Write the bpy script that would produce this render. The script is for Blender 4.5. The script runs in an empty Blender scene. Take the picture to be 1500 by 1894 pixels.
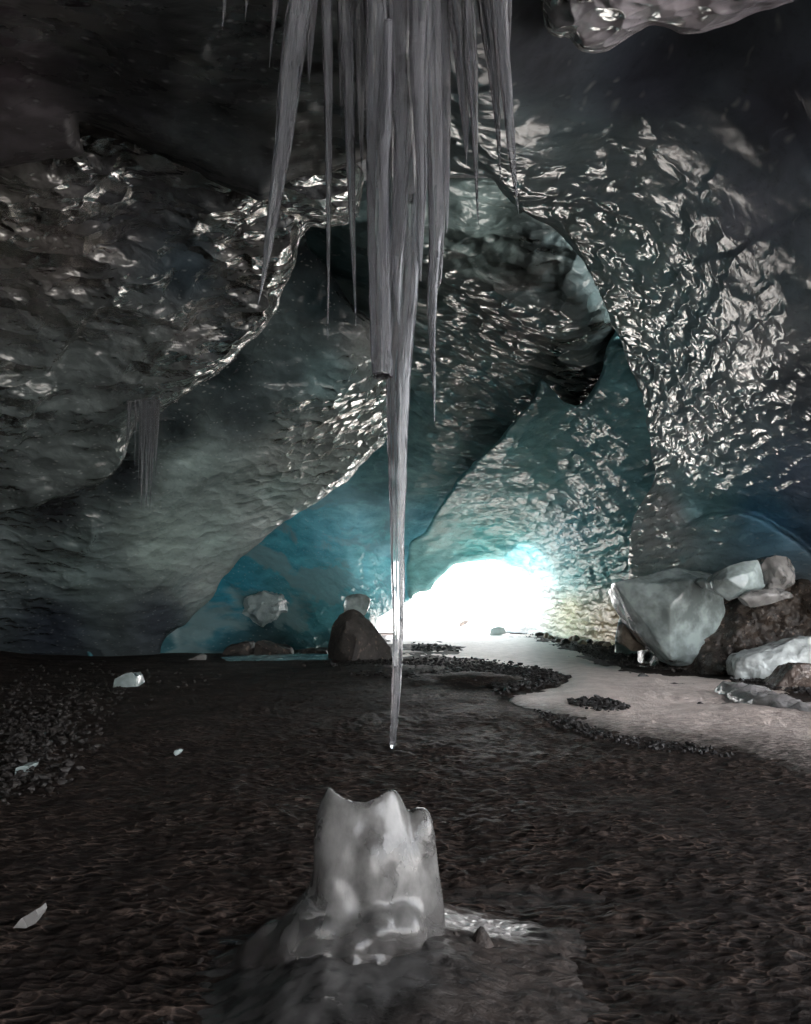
import bpy, bmesh, math, random
import numpy as np
from mathutils import Vector, Matrix, noise as mnoise

random.seed(7)
SC = bpy.context.scene
COL = SC.collection
R = math.radians

# ------------------------------------------------------------------ camera geometry
W, H, F = 1500.0, 1894.0, 1352.0
CAMH, PITCH = 1.30, R(7.7)
CP, SP = math.cos(PITCH), math.sin(PITCH)

def rays(px, py):
    """directions normalised so that Y = 1 (depth = metres along +Y)"""
    x = (np.asarray(px, float) - W/2)/F
    u = (H/2 - np.asarray(py, float))/F
    Y = np.maximum(CP - u*SP, 0.12)
    Z = SP + u*CP
    return np.stack([x/Y, np.ones_like(Y), Z/Y], -1)

def P(px, py, d):
    r = rays(px, py)
    return np.array([0, 0, CAMH]) + r*np.asarray(d, float)[..., None]

def P1(px, py, d):
    return P(np.array([px]), np.array([py]), np.array([d]))[0]

def G(px, py, z=0.0):
    r = rays(px, py)
    d = (z - CAMH)/np.minimum(r[..., 2], -1e-3)
    return np.array([0, 0, CAMH]) + r*d[..., None]

def G1(px, py, z=0.0):
    return G(np.array([px]), np.array([py]), z)[0]

# ------------------------------------------------------------------ numpy noise
_rng = np.random.RandomState(11)
_perm = np.concatenate([_rng.permutation(256)]*3).astype(np.int64)
_g = _rng.normal(size=(256, 3)); _g /= np.linalg.norm(_g, axis=1)[:, None]

def perlin(p):
    p = np.asarray(p, float)
    i = np.floor(p).astype(np.int64); f = p - i
    w = f*f*f*(f*(f*6 - 15) + 10)
    out = 0
    for dx in (0, 1):
        for dy in (0, 1):
            for dz in (0, 1):
                h = _perm[_perm[_perm[(i[:, 0]+dx) & 255] + ((i[:, 1]+dy) & 255)] + ((i[:, 2]+dz) & 255)]
                gr = _g[h]
                v = gr[:, 0]*(f[:, 0]-dx) + gr[:, 1]*(f[:, 1]-dy) + gr[:, 2]*(f[:, 2]-dz)
                ww = (w[:, 0] if dx else 1-w[:, 0])*(w[:, 1] if dy else 1-w[:, 1])*(w[:, 2] if dz else 1-w[:, 2])
                out = out + v*ww
    return out*1.6

def fbm(p, oct=4, gain=.5):
    a, s, o = 1.0, 1.0, 0
    for k in range(oct):
        o = o + a*perlin(p*s + 17.3*k); a *= gain; s *= 2.03
    return o

def ridged(p, oct=4):
    a, s, o = 1.0, 1.0, 0
    for k in range(oct):
        o = o + a*(1 - 2*np.abs(perlin(p*s + 9.1*k))); a *= .5; s *= 2.07
    return o

_j2 = _rng.rand(256, 2)
def cells2(x, y):
    """F1 squared and F2-F1 of a jittered 2D cell pattern"""
    ix = np.floor(x).astype(np.int64); iy = np.floor(y).astype(np.int64)
    d1 = np.full(x.shape, 9.0); d2 = np.full(x.shape, 9.0)
    for a in (-1, 0, 1):
        for b in (-1, 0, 1):
            cx, cy = ix+a, iy+b
            j = _j2[_perm[_perm[cx & 255] + (cy & 255)]]
            d = (cx + j[:, 0] - x)**2 + (cy + j[:, 1] - y)**2
            d2 = np.where(d < d1, d1, np.minimum(d2, d)); d1 = np.minimum(d1, d)
    return d1, np.sqrt(d2) - np.sqrt(d1)

_j3 = _rng.rand(256, 3)
def cells3(p):
    i = np.floor(p).astype(np.int64)
    d1 = np.full(len(p), 9.0)
    for a in (-1, 0, 1):
        for b in (-1, 0, 1):
            for c in (-1, 0, 1):
                q = i + np.array([a, b, c])
                j = _j3[_perm[_perm[_perm[q[:, 0] & 255] + (q[:, 1] & 255)] + (q[:, 2] & 255)]]
                d = ((q + j - p)**2).sum(1)
                d1 = np.minimum(d1, d)
    return d1

# ------------------------------------------------------------------ helpers for objects
def tag(o, label=None, cat=None, group=None, kind=None):
    if label: o['label'] = label
    if cat: o['category'] = cat
    if group: o['group'] = group
    if kind: o['kind'] = kind
    return o

def link(name, me, mat, parent=None):
    o = bpy.data.objects.new(name, me)
    COL.objects.link(o)
    if mat: me.materials.append(mat)
    if parent: o.parent = parent
    return o

def np_mesh(name, v, faces, smooth=True):
    me = bpy.data.meshes.new(name)
    v = np.ascontiguousarray(v, np.float32); faces = np.ascontiguousarray(faces, np.int32)
    n, k = faces.shape
    me.vertices.add(len(v)); me.vertices.foreach_set('co', v.ravel())
    me.loops.add(n*k); me.loops.foreach_set('vertex_index', faces.ravel())
    me.polygons.add(n); me.polygons.foreach_set('loop_start', np.arange(0, n*k, k, dtype=np.int32))
    me.polygons.foreach_set('use_smooth', np.full(n, smooth))
    me.update(calc_edges=True); me.validate()
    return me

def add_col(me, name, arr):
    a = me.color_attributes.new(name, 'FLOAT_COLOR', 'POINT')
    c = np.ones((len(me.vertices), 4), np.float32)
    c[:, :arr.shape[1]] = arr
    a.data.foreach_set('color', c.ravel())

def add_val(me, name, arr):
    a = me.attributes.new(name, 'FLOAT', 'POINT')
    a.data.foreach_set('value', np.ascontiguousarray(arr, np.float32))

def spline(pts, n=8, closed=True):
    pts = np.asarray(pts, float); out = []
    N = len(pts)
    rng = range(N) if closed else range(N-1)
    for i in rng:
        if closed: p0, p1, p2, p3 = pts[i-1], pts[i], pts[(i+1) % N], pts[(i+2) % N]
        else: p0, p1, p2, p3 = pts[max(i-1, 0)], pts[i], pts[i+1], pts[min(i+2, N-1)]
        # centripetal-ish: shorten tangents so that sharp corners stay near
        m1 = (p2-p0)*.5; m2 = (p3-p1)*.5
        L = np.linalg.norm(p2-p1)
        for m in (m1, m2):
            k = np.linalg.norm(m)
            if k > L: m *= L/k
        for j in range(n):
            t = j/n
            out.append((2*t**3-3*t**2+1)*p1 + (t**3-2*t**2+t)*m1 + (-2*t**3+3*t**2)*p2 + (t**3-t**2)*m2)
    if not closed: out.append(pts[-1])
    return np.array(out)

def inside(px, py, poly):
    x0, y0 = poly[:, 0], poly[:, 1]
    x1, y1 = np.roll(x0, -1), np.roll(y0, -1)
    c = np.zeros(px.shape, bool)
    for a, b, e, f in zip(x0, y0, x1, y1):
        if b == f: continue
        m = ((b > py) != (f > py)) & (px < (e-a)*(py-b)/(f-b) + a)
        c ^= m
    return c

def nearest(px, py, poly, closed=True):
    a = poly if closed else poly[:-1]
    b = np.roll(poly, -1, 0) if closed else poly[1:]
    best = np.full(px.shape, 1e18); qx = np.zeros(px.shape); qy = np.zeros(px.shape)
    sgn = np.zeros(px.shape); prm = np.zeros(px.shape)
    for i, ((ax, ay), (bx, by)) in enumerate(zip(a, b)):
        dx, dy = bx-ax, by-ay
        L = dx*dx+dy*dy
        if L < 1e-9: continue
        t = np.clip(((px-ax)*dx+(py-ay)*dy)/L, 0, 1)
        cx, cy = ax+t*dx, ay+t*dy
        d = (px-cx)**2+(py-cy)**2
        m = d < best
        best[m] = d[m]; qx[m] = cx[m]; qy[m] = cy[m]
        sgn[m] = np.sign(dx*(py[m]-ay) - dy*(px[m]-ax)); prm[m] = (i+t[m])/len(a)
    return np.sqrt(best), qx, qy, sgn, prm

class TPS:
    def __init__(s, pts, reg=1e-4):
        pts = np.asarray(pts, float)
        s.c = pts[:, :2]/1000.0; v = pts[:, 2:]
        n = len(s.c)
        r = np.linalg.norm(s.c[:, None]-s.c[None], axis=2)
        K = np.where(r > 0, r*r*np.log(r+1e-12), 0) + reg*np.eye(n)
        Pm = np.hstack([np.ones((n, 1)), s.c])
        A = np.block([[K, Pm], [Pm.T, np.zeros((3, 3))]])
        s.w = np.linalg.lstsq(A, np.vstack([v, np.zeros((3, v.shape[1]))]), rcond=None)[0]
        s.lo, s.hi = v.min(0), v.max(0)
    def __call__(s, px, py):
        q = np.stack([px, py], 1)/1000.0
        out = np.zeros((len(q), s.w.shape[1])); out += s.w[-3]; out += q@s.w[-2:]
        for i, c in enumerate(s.c):
            r2 = ((q-c)**2).sum(1)
            out += (.5*r2*np.log(r2+1e-18))[:, None]*s.w[i]
        return np.clip(out, s.lo, s.hi)

def idw(pts, px, py, power=3.0):
    pts = np.asarray(pts, float)
    num = 0; den = 0
    for p in pts:
        w = 1/((px-p[0])**2+(py-p[1])**2+400.0)**(power/2)
        num = num + w[:, None]*p[None, 2:]; den = den + w
    return num/den[:, None]

def axis(lo, hi, a, b, step, grow=1.12):
    mid = np.arange(a, b+step, step)
    L = []; x = a; s = step
    while x > lo: s *= grow; x -= s; L.append(x)
    U = []; x = mid[-1]; s = step
    while x < hi: s *= grow; x += s; U.append(x)
    return np.array(L[::-1]+list(mid)+U)

def sheet(name, outline, ctrl, cols, scal, mat, step=4.0, holes=(), lipR=30, curl=.5, back=1.2,
          jit=3.0, disp=((.35, 2.6), (.12, .8)), scallop=(.05, .38), folds=(), thin=None, aniso=(1, 1, 1), win=None):
    """an ice face: a sheet of real depth that rounds over at its outline and folds away behind it"""
    poly = spline(outline, 8)
    q = np.concatenate([poly/38.0, np.full((len(poly), 1), len(name)*3.7)], 1)
    n1 = fbm(q, 4); n2 = fbm(q+51.0, 4)
    poly = poly + jit*np.stack([n1, n2], 1)
    rings = [poly] + [spline(h, 8) for h in holes]
    for k in range(1, len(rings)):
        q = np.concatenate([rings[k]/30.0, np.full((len(rings[k]), 1), 5.5)], 1)
        rings[k] = rings[k] + jit*1.3*np.stack([fbm(q, 4), fbm(q+31., 4)], 1)
    lo, hi = poly.min(0), poly.max(0)
    fx0, fx1, fy0, fy1 = win or (-60, 1560, -60, 1300)
    xs = axis(lo[0]-30, hi[0]+30, max(lo[0]-16, fx0), min(hi[0]+16, fx1), step)
    ys = axis(lo[1]-30, hi[1]+30, max(lo[1]-16, fy0), min(hi[1]+16, fy1), step)
    X, Y = np.meshgrid(xs, ys)
    nx, ny = len(xs), len(ys)
    px, py = X.ravel(), Y.ravel()
    M = 3.2*step
    s = np.full(px.shape, 1e9); qx = px.copy(); qy = py.copy()
    for k, r in enumerate(rings):
        d, cx, cy, _, _ = nearest(px, py, r)
        ins = inside(px, py, r)
        sd = np.where(ins, d, -d)*(1 if k == 0 else -1)
        m = sd < s
        s = np.where(m, sd, s); qx = np.where(m, cx, qx); qy = np.where(m, cy, qy)
    # cell scale in coarse zones
    hx = np.gradient(xs)[None, :].repeat(ny, 0).ravel(); hy = np.gradient(ys)[:, None].repeat(nx, 1).ravel()
    Ml = np.maximum(M, 1.6*np.maximum(hx, hy))
    keep = s > -Ml
    ox = np.where(s < 0, qx, px); oy = np.where(s < 0, qy, py)
    c = np.asarray(ctrl, float).copy(); c[:, 2] = np.log(c[:, 2])
    d = np.exp(TPS(c)(ox, oy)[:, 0])
    # rounded lip, then a fold to the back
    t = np.clip(s/lipR, 0, 1)
    d = d + curl*(1-np.sqrt(np.clip(1-(1-t)**2, 0, 1)))
    d = d + np.clip(-s/Ml, 0, 1)*back
    fa = np.zeros(len(d))
    for (line, hgt, decay) in folds:
        ln = spline(line, 6, False)
        qq = np.concatenate([ln/30.0, np.full((len(ln), 1), 8.8)], 1)
        ln = ln + 4*np.stack([fbm(qq, 3), fbm(qq+13., 3)], 1)
        dd, _, _, sg, pr = nearest(ox, oy, ln, False)
        m = np.clip(sg*dd/(2.6*step) + .5, 0, 1); m = m*m*(3-2*m)     # the side to the right of the line's run, seen in the picture
        end = np.clip(np.minimum(pr, 1-pr)/.18, 0, 1)
        w = m*np.exp(-dd/decay)*end*end*(3-2*end)
        d = d*(1 + hgt*w)
    p = P(ox, oy, d)
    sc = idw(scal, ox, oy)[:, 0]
    lipf = np.clip(s/14.0, 0.15, 1)
    off = np.zeros(len(d))
    for k, (amp, wl) in enumerate(disp):
        off += amp*fbm(p/wl + 7.7*k + len(name), 3)
    # scalloped melt cups
    amp, size = scallop
    pw = p + .25*size*np.stack([perlin(p/size*.6+3), perlin(p/size*.6+23), perlin(p/size*.6+43)], 1)
    off += amp*sc*(cells3(pw/(size*np.array(aniso)))-.35)*1.6
    d = d + off*lipf*np.minimum(1, d/8)
    p = P(ox, oy, d)
    idx = np.arange(nx*ny).reshape(ny, nx)
    f = np.stack([idx[:-1, :-1], idx[1:, :-1], idx[1:, 1:], idx[:-1, 1:]], -1).reshape(-1, 4)
    f = f[keep[f].all(1)]
    used = np.unique(f); rem = np.full(nx*ny, -1); rem[used] = np.arange(len(used))
    me = np_mesh(name, p[used], rem[f])
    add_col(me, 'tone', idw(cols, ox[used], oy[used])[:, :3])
    add_val(me, 'scal', sc[used])
    add_val(me, 'thin', idw(thin, ox[used], oy[used], 5.)[:, 0] if thin else np.zeros(len(used)))
    o = link(name, me, mat)
    return o

# ------------------------------------------------------------------ materials
def new_mat(name):
    m = bpy.data.materials.new(name); m.use_nodes = True
    nt = m.node_tree; nt.nodes.clear()
    out = nt.nodes.new('ShaderNodeOutputMaterial')
    return m, nt, out

class N:
    def __init__(s, nt): s.nt = nt
    def __call__(s, typ, **kw):
        n = s.nt.nodes.new('ShaderNode'+typ)
        for k, v in kw.items():
            if k in n.inputs.keys(): pass
            setattr(n, k, v)
        return n
    def l(s, a, b): s.nt.links.new(a, b)
    def val(s, inp, v):
        if hasattr(v, 'is_linked') or isinstance(v, bpy.types.NodeSocket): s.l(v, inp)
        else: inp.default_value = v
    def math(s, op, a, b=0.0, c=None):
        n = s('Math'); n.operation = op
        s.val(n.inputs[0], a); s.val(n.inputs[1], b)
        if c is not None: s.val(n.inputs[2], c)
        return n.outputs[0]
    def mix(s, fac, a, b, blend='MIX'):
        n = s('Mix'); n.data_type = 'RGBA'; n.blend_type = blend
        s.val(n.inputs[0], fac); s.val(n.inputs[6], a); s.val(n.inputs[7], b)
        return n.outputs[2]
    def noise(s, vec, scale, detail=4, rough=.55, dist=0.0):
        n = s('TexNoise'); n.inputs['Scale'].default_value = scale; n.inputs['Detail'].default_value = detail
        n.inputs['Roughness'].default_value = rough; n.inputs['Distortion'].default_value = dist
        s.l(vec, n.inputs['Vector']); return n
    def vor(s, vec, scale, feature='F1', smooth=None):
        n = s('TexVoronoi'); n.feature = feature; n.inputs['Scale'].default_value = scale
        if smooth is not None: n.inputs['Smoothness'].default_value = smooth
        s.l(vec, n.inputs['Vector']); return n
    def mapping(s, vec, scale=(1, 1, 1), rot=(0, 0, 0)):
        n = s('Mapping'); n.inputs['Scale'].default_value = scale; n.inputs['Rotation'].default_value = rot
        s.l(vec, n.inputs['Vector']); return n.outputs[0]
    def ramp(s, fac, stops):
        n = s('ValToRGB'); e = n.color_ramp.elements
        while len(e) < len(stops): e.new(.5)
        for el, (p, c) in zip(e, stops):
            el.position = p; el.color = c if len(c) == 4 else (*c, 1)
        s.l(fac, n.inputs[0]); return n.outputs[0]
    def maprange(s, v, a, b, c, d):
        n = s('MapRange'); s.val(n.inputs[0], v)
        for i, x in enumerate((a, b, c, d)): s.val(n.inputs[i+1], x)
        return n.outputs[0]
    def bump(s, h, strength, dist, normal=None):
        n = s('Bump'); s.val(n.inputs['Strength'], strength); n.inputs['Distance'].default_value = dist
        s.l(h, n.inputs['Height'])
        if normal is not None: s.l(normal, n.inputs['Normal'])
        return n.outputs[0]

def warp(n, vec, amount, scale):
    nz = n.noise(vec, scale, 2)
    s = n('VectorMath'); s.operation = 'SUBTRACT'; n.l(nz.outputs['Color'], s.inputs[0]); s.inputs[1].default_value = (.5, .5, .5)
    k = n('VectorMath'); k.operation = 'SCALE'; n.l(s.outputs[0], k.inputs[0]); k.inputs['Scale'].default_value = amount
    a = n('VectorMath'); a.operation = 'ADD'; n.l(vec, a.inputs[0]); n.l(k.outputs[0], a.inputs[1])
    return a.outputs[0]

def ice_wall_mat(name, stretch=(1.0, 1.0, 1.0), rot=(0, 0, 0), size=.36, bumpd=.10, rough=(.08, .17), cap=.15, k=1.0, h2w=.15, frost=0):
    m, nt, out = new_mat(name); n = N(nt)
    geo = n('NewGeometry'); pos = geo.outputs['Position']
    at = n('Attribute'); at.attribute_name = 'tone'
    sc = n('Attribute'); sc.attribute_name = 'scal'
    th = n('Attribute'); th.attribute_name = 'thin'
    v = n.mapping(warp(n, pos, .34, 1.5), stretch, rot)
    v1 = n.vor(v, 1/size, 'SMOOTH_F1', .18)
    h1 = n.math('POWER', v1.outputs['Distance'], 1.7)
    v2 = n.vor(v, 2.3/size, 'SMOOTH_F1', .25)
    h2 = n.math('POWER', v2.outputs['Distance'], 1.7)
    big = n.noise(pos, .7, 3)
    fine = n.noise(v, 22, 5, .6)
    patch = n.maprange(big.outputs['Fac'], .36, .58, .65, 1.0)
    s = n.math('MULTIPLY', sc.outputs['Fac'], patch)
    hh = n.math('ADD', n.math('MULTIPLY', h1, s), n.math('MULTIPLY', n.math('MULTIPLY', h2, s), h2w))
    med = n.noise(v, 3.2, 3, .5)
    hh = n.math('ADD', hh, n.math('MULTIPLY', n.math('MULTIPLY', med.outputs['Fac'], .45), n.maprange(sc.outputs['Fac'], 0, 1, .25, 1)))
    b1 = n.bump(hh, 1.0, bumpd)
    b2 = n.bump(fine.outputs['Fac'], .3, .008, b1)
    # colour: the sheet's tone, some light and shade painted in, with dusty streaks and clear darker bands
    streak = n.noise(n.mapping(warp(n, pos, .8, .5), (.5, .5, 2.2), (0, R(18), 0)), 1.6, 6, .62)
    dirt = n.noise(pos, 9, 6, .7)
    cells = n.vor(v, 7.5, 'F1')
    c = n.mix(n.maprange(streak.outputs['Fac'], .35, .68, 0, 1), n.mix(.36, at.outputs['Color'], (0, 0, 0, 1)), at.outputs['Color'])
    c = n.mix(n.maprange(dirt.outputs['Fac'], .55, .75, 0, .38), c, (.035, .03, .026, 1))
    c = n.mix(n.maprange(cells.outputs['Distance'], .0, .22, .25, 0), c, (.6, .62, .6, 1))
    if frost:
        fz = n.noise(n.mapping(warp(n, pos, 1.2, .4), (.5, .5, 1.3), (0, R(-15), 0)), .55, 5, .55)
        c = n.mix(n.maprange(fz.outputs['Fac'], .5, .56, 0, frost), c, (.17, .235, .24, 1))
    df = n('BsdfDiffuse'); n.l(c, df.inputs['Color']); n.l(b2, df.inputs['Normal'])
    gl = n('BsdfGlossy'); gl.inputs['Color'].default_value = (1, .965, .92, 1); n.l(b2, gl.inputs['Normal'])
    n.l(n.maprange(n.noise(pos, 2.7, 4).outputs['Fac'], .3, .7, rough[0], rough[1]), gl.inputs['Roughness'])
    fr = n('Fresnel'); fr.inputs['IOR'].default_value = 1.33; n.l(b2, fr.inputs['Normal'])
    bs = n('MixShader'); n.l(n.math('MULTIPLY', n.math('MINIMUM', n.math('MULTIPLY', fr.outputs[0], k), cap), n.maprange(sc.outputs['Fac'], 0, .8, .08, 1)), bs.inputs[0])
    n.l(df.outputs[0], bs.inputs[1]); n.l(gl.outputs[0], bs.inputs[2])
    tr = n('BsdfTranslucent')
    tc = n.mix(n.maprange(streak.outputs['Fac'], .3, .7, 0, 1), (.06, .24, .31, 1), (.26, .50, .56, 1))
    n.l(tc, tr.inputs['Color']); n.l(b2, tr.inputs['Normal'])
    mx = n('MixShader'); n.l(n.math('MULTIPLY', th.outputs['Fac'], .17), mx.inputs[0]); n.l(bs.outputs[0], mx.inputs[1]); n.l(tr.outputs[0], mx.inputs[2])
    n.l(mx.outputs[0], out.inputs['Surface'])
    return m

def simple_mat(name, base, dark, scale=6, rough=(.35, .7), bumps=((12, .02, .6),), spec=.5, extra=None, ior=1.45, speck=None):
    m, nt, out = new_mat(name); n = N(nt)
    pos = n('NewGeometry').outputs['Position']
    a = n.noise(pos, scale, 6, .6, .4)
    c = n.mix(n.maprange(a.outputs['Fac'], .32, .68, 0, 1), (*dark, 1), (*base, 1))
    if speck:
        s = n.noise(pos, speck[0], 2, .5)
        c = n.mix(n.maprange(s.outputs['Fac'], speck[1], speck[1]+.06, 0, 1), c, (*speck[2], 1))
    nor = None
    for (sc_, dist, st) in bumps:
        nor = n.bump(n.noise(pos, sc_, 5, .6).outputs['Fac'], st, dist, nor)
    bs = n('BsdfPrincipled'); n.l(c, bs.inputs['Base Color'])
    n.l(n.maprange(n.noise(pos, scale*2.3, 4).outputs['Fac'], .3, .7, rough[0], rough[1]), bs.inputs['Roughness'])
    if nor is not None: n.l(nor, bs.inputs['Normal'])
    bs.inputs['Specular IOR Level'].default_value = spec; bs.inputs['IOR'].default_value = ior
    if extra == 'silt':     # silt blown in over the rim
        rm = n('Attribute'); rm.attribute_name = 'rim'
        rv = n.math('ADD', rm.outputs['Fac'], n.math('MULTIPLY', n.math('SUBTRACT', n.noise(n.mapping(pos, (2.5, 6, 3)), 5, 6, .7).outputs['Fac'], .5), 1.6))
        n.l(n.mix(n.maprange(rv, .25, .9, 0, 1), c, (.03, .022, .018, 1)), bs.inputs['Base Color'])
    n.l(bs.outputs[0], out.inputs['Surface'])
    return m

def clear_ice(name, base, trans, rough=(.05, .2), scale=(9, 9, 1.2), cloud=(.3, .3, .32), bumpd=.006, amount=.5, sss=0.0, bsc=14, foot=None, milk0=.55, lowc=.38):
    """half clear, half milky ice with streaks of cloud along it"""
    m, nt, out = new_mat(name); n = N(nt)
    pos = n('NewGeometry').outputs['Position']
    vs = n.mapping(warp(n, pos, .03, 6), scale)
    st = n.noise(vs, 5, 6 if scale[0] > 1 else 3, .6)
    bl = n.noise(vs, 1.6, 3, .5)
    nor = n.bump(n.noise(n.mapping(pos, (1, 1, .14)), bsc*3, 4, .6).outputs['Fac'], .5, bumpd)
    nor = n.bump(n.noise(pos, bsc, 3).outputs['Fac'], .5, bumpd*2, nor)
    bs = n('BsdfPrincipled'); bs.inputs['Base Color'].default_value = (*base, 1)
    bs.inputs['Transmission Weight'].default_value = 1.0; bs.inputs['IOR'].default_value = 1.31
    n.l(n.maprange(bl.outputs['Fac'], .3, .7, rough[0], rough[1]), bs.inputs['Roughness']); n.l(nor, bs.inputs['Normal'])
    b2 = n('BsdfPrincipled')
    cc = n.mix(n.maprange(st.outputs['Fac'], .38, .62, 0, 1), (*[k*lowc for k in cloud], 1), (*cloud, 1))
    if foot:      # silt tone toward the foot, painting in the shade of the backlit base
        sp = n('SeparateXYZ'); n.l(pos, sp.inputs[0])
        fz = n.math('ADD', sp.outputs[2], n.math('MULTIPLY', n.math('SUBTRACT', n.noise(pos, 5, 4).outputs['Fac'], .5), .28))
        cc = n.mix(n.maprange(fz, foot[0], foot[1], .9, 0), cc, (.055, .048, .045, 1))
    n.l(cc, b2.inputs['Base Color'])
    n.l(n.maprange(bl.outputs['Fac'], .3, .7, rough[0]+.05, rough[1]+.12), b2.inputs['Roughness']); n.l(nor, b2.inputs['Normal'])
    b2.inputs['IOR'].default_value = 1.35
    b2.inputs['Specular IOR Level'].default_value = .9
    if sss:
        b2.inputs['Subsurface Weight'].default_value = sss
        b2.inputs['Subsurface Radius'].default_value = (1, 1.02, 1.0)
        b2.inputs['Subsurface Scale'].default_value = .12
    mx = n('MixShader')
    n.l(n.math('MULTIPLY', n.maprange(st.outputs['Fac'], .41, .58, milk0, 1.0), amount), mx.inputs[0])
    n.l(bs.outputs[0], mx.inputs[1]); n.l(b2.outputs[0], mx.inputs[2])
    n.l(mx.outputs[0], out.inputs['Surface'])
    return m

ICE_R = ice_wall_mat('scalloped_ice', (.70, .24, 1.55), (R(8), R(-16), R(8)), .27, .15, (.09, .16), .125, 1.0)
ICE_F = ice_wall_mat('far_scalloped_ice', (.5, .17, 1.6), (R(-6), R(8), 0), .36, .22, (.05, .11), .045, .9)
ICE_L = ice_wall_mat('sloping_ice', (.7, .75, 1.45), (0, R(38), 0), .40, .32, (.16, .28), .8, 4.5)
ICE_A = ice_wall_mat('leaning_ice', (.7, .75, 1.45), (0, R(38), 0), .33, .17, (.12, .24), .45, 2.6)
ICE_B = ice_wall_mat('blue_ice', (.6, .7, 1.3), (0, R(-24), 0), .36, .22, (.08, .18), .22, 1.4, frost=.7)
ICE_H = ice_wall_mat('pitted_ice', (.8, .8, 1.2), (0, 0, 0), .13, .05, (.10, .22), .4, 2.2)
ICE_C = ice_wall_mat('smooth_dark_ice', (.8, .8, 1.0), (0, 0, 0), .4, .06, (.2, .4), .2, 1.2)
ROCKM = simple_mat('dark_rock', (.075, .066, .060), (.026, .023, .022), 3.2, (.5, .8), ((9, .05, .7), (40, .01, .5)), .4, speck=(7, .62, (.14, .11, .09)))
ROCKL = simple_mat('pale_stone', (.42, .36, .29), (.2, .165, .13), 5, (.55, .85), ((20, .03, .6),), .4)
ROCKD = simple_mat('black_gravel', (.022, .019, .018), (.008, .007, .007), 9, (.35, .7), ((60, .008, .6),), .5)
GRAV = simple_mat('grey_gravel', (.030, .025, .022), (.010, .0085, .008), 14, (.4, .8), ((60, .008, .6),), .4)
DIRTY = simple_mat('dirty_ice', (.075, .055, .042), (.010, .008, .007), 3.0, (.18, .5), ((5, .12, .8), (22, .03, .7)), .7, speck=(11, .63, (.2, .15, .12)))
SILT = None
def silt_mat():
    m, nt, out = new_mat('dark_silt'); n = N(nt)
    pos = n('NewGeometry').outputs['Position']
    a = n.noise(pos, .9, 5, .6); b = n.noise(n.mapping(pos, (3.2, 6.5, 3)), 3.0, 6, .65, .6)
    g = n.noise(pos, 70, 3, .6)
    cr = n('Attribute'); cr.attribute_name = 'crest'
    c = n.mix(n.maprange(b.outputs['Fac'], .35, .7, 0, 1), (.0065, .0046, .0038, 1), (.033, .0225, .0178, 1))
    c = n.mix(n.maprange(cr.outputs['Fac'], .25, 1.0, 0, .7), c, (.085, .061, .050, 1))  # crests paler, painting in the grazing light they catch
    c = n.mix(n.maprange(a.outputs['Fac'], .4, .7, 0, .5), c, (.012, .010, .010, 1))
    vv = n.mapping(warp(n, pos, .10, 4), (.6, 1.6, 1))
    ve = n.vor(vv, 17, 'DISTANCE_TO_EDGE'); vf = n.vor(vv, 17, 'F1')
    brk = n.maprange(n.noise(pos, 3.3, 4).outputs['Fac'], .42, .62, 0, 1)
    c = n.mix(n.math('MULTIPLY', n.maprange(ve.outputs['Distance'], .0, .10, .8, 0), brk), c, (.15, .106, .086, 1))  # cell edges lightened likewise, as rims catching light
    nor = n.bump(n.math('POWER', vf.outputs['Distance'], 1.6), n.maprange(brk, 0, 1, .3, 1), .09)
    nor = n.bump(b.outputs['Fac'], 1.0, .04, nor)
    nor = n.bump(n.noise(pos, 32, 5, .65).outputs['Fac'], .7, .012, nor)
    nor = n.bump(g.outputs['Fac'], .5, .004, nor)
    bs = n('BsdfPrincipled'); n.l(c, bs.inputs['Base Color']); n.l(nor, bs.inputs['Normal'])
    n.l(n.maprange(a.outputs['Fac'], .3, .7, .5, .75), bs.inputs['Roughness'])
    bs.inputs['Specular IOR Level'].default_value = .12
    n.l(bs.outputs[0], out.inputs['Surface']); return m
SILT = silt_mat()
SNOWP = simple_mat('dusty_snow', (.80, .685, .63), (.56, .465, .42), 2.6, (.35, .6), ((7, .06, .6), (40, .02, 1.0)), .5, speck=(46, .66, (.16, .12, .10)), extra='silt')
SNOW = simple_mat('clean_snow', (.85, .85, .86), (.72, .72, .74), .5, (.5, .8), ((2, .1, .5),), .3)
VAULT = simple_mat('cave_rock_ice', (.05, .055, .06), (.02, .022, .025), .8, (.4, .7), ((2, .2, .7),), .4)
ICICLE = clear_ice('icicle_ice', (.86, .87, .90), 1, (.015, .09), (24, 24, .35), (.175, .178, .195), .0010, .38, milk0=.5, lowc=.62)
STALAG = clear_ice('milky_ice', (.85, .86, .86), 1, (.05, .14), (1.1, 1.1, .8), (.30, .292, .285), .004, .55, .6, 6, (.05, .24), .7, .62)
BLOCK = clear_ice('block_ice', (.72, .80, .80), 1, (.06, .22), (.45, .45, .45), (.46, .54, .53), .010, .78, 0, 4, milk0=.75, lowc=.68)
BLOCKD = clear_ice('dusty_block_ice', (.6, .62, .62), 1, (.08, .3), (.5, .5, .5), (.26, .25, .24), .012, .8, 0, 5, milk0=.7, lowc=.6)
WHITE = clear_ice('white_ice', (.8, .84, .84), 1, (.06, .22), (.6, .6, .6), (.66, .70, .69), .012, .85, 0, 5, milk0=.8, lowc=.7)
RILL = simple_mat('wet_ice', (.42, .40, .40), (.26, .24, .235), 3, (.05, .16), ((6, .05, .6), (24, .012, .6)), .8)
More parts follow.
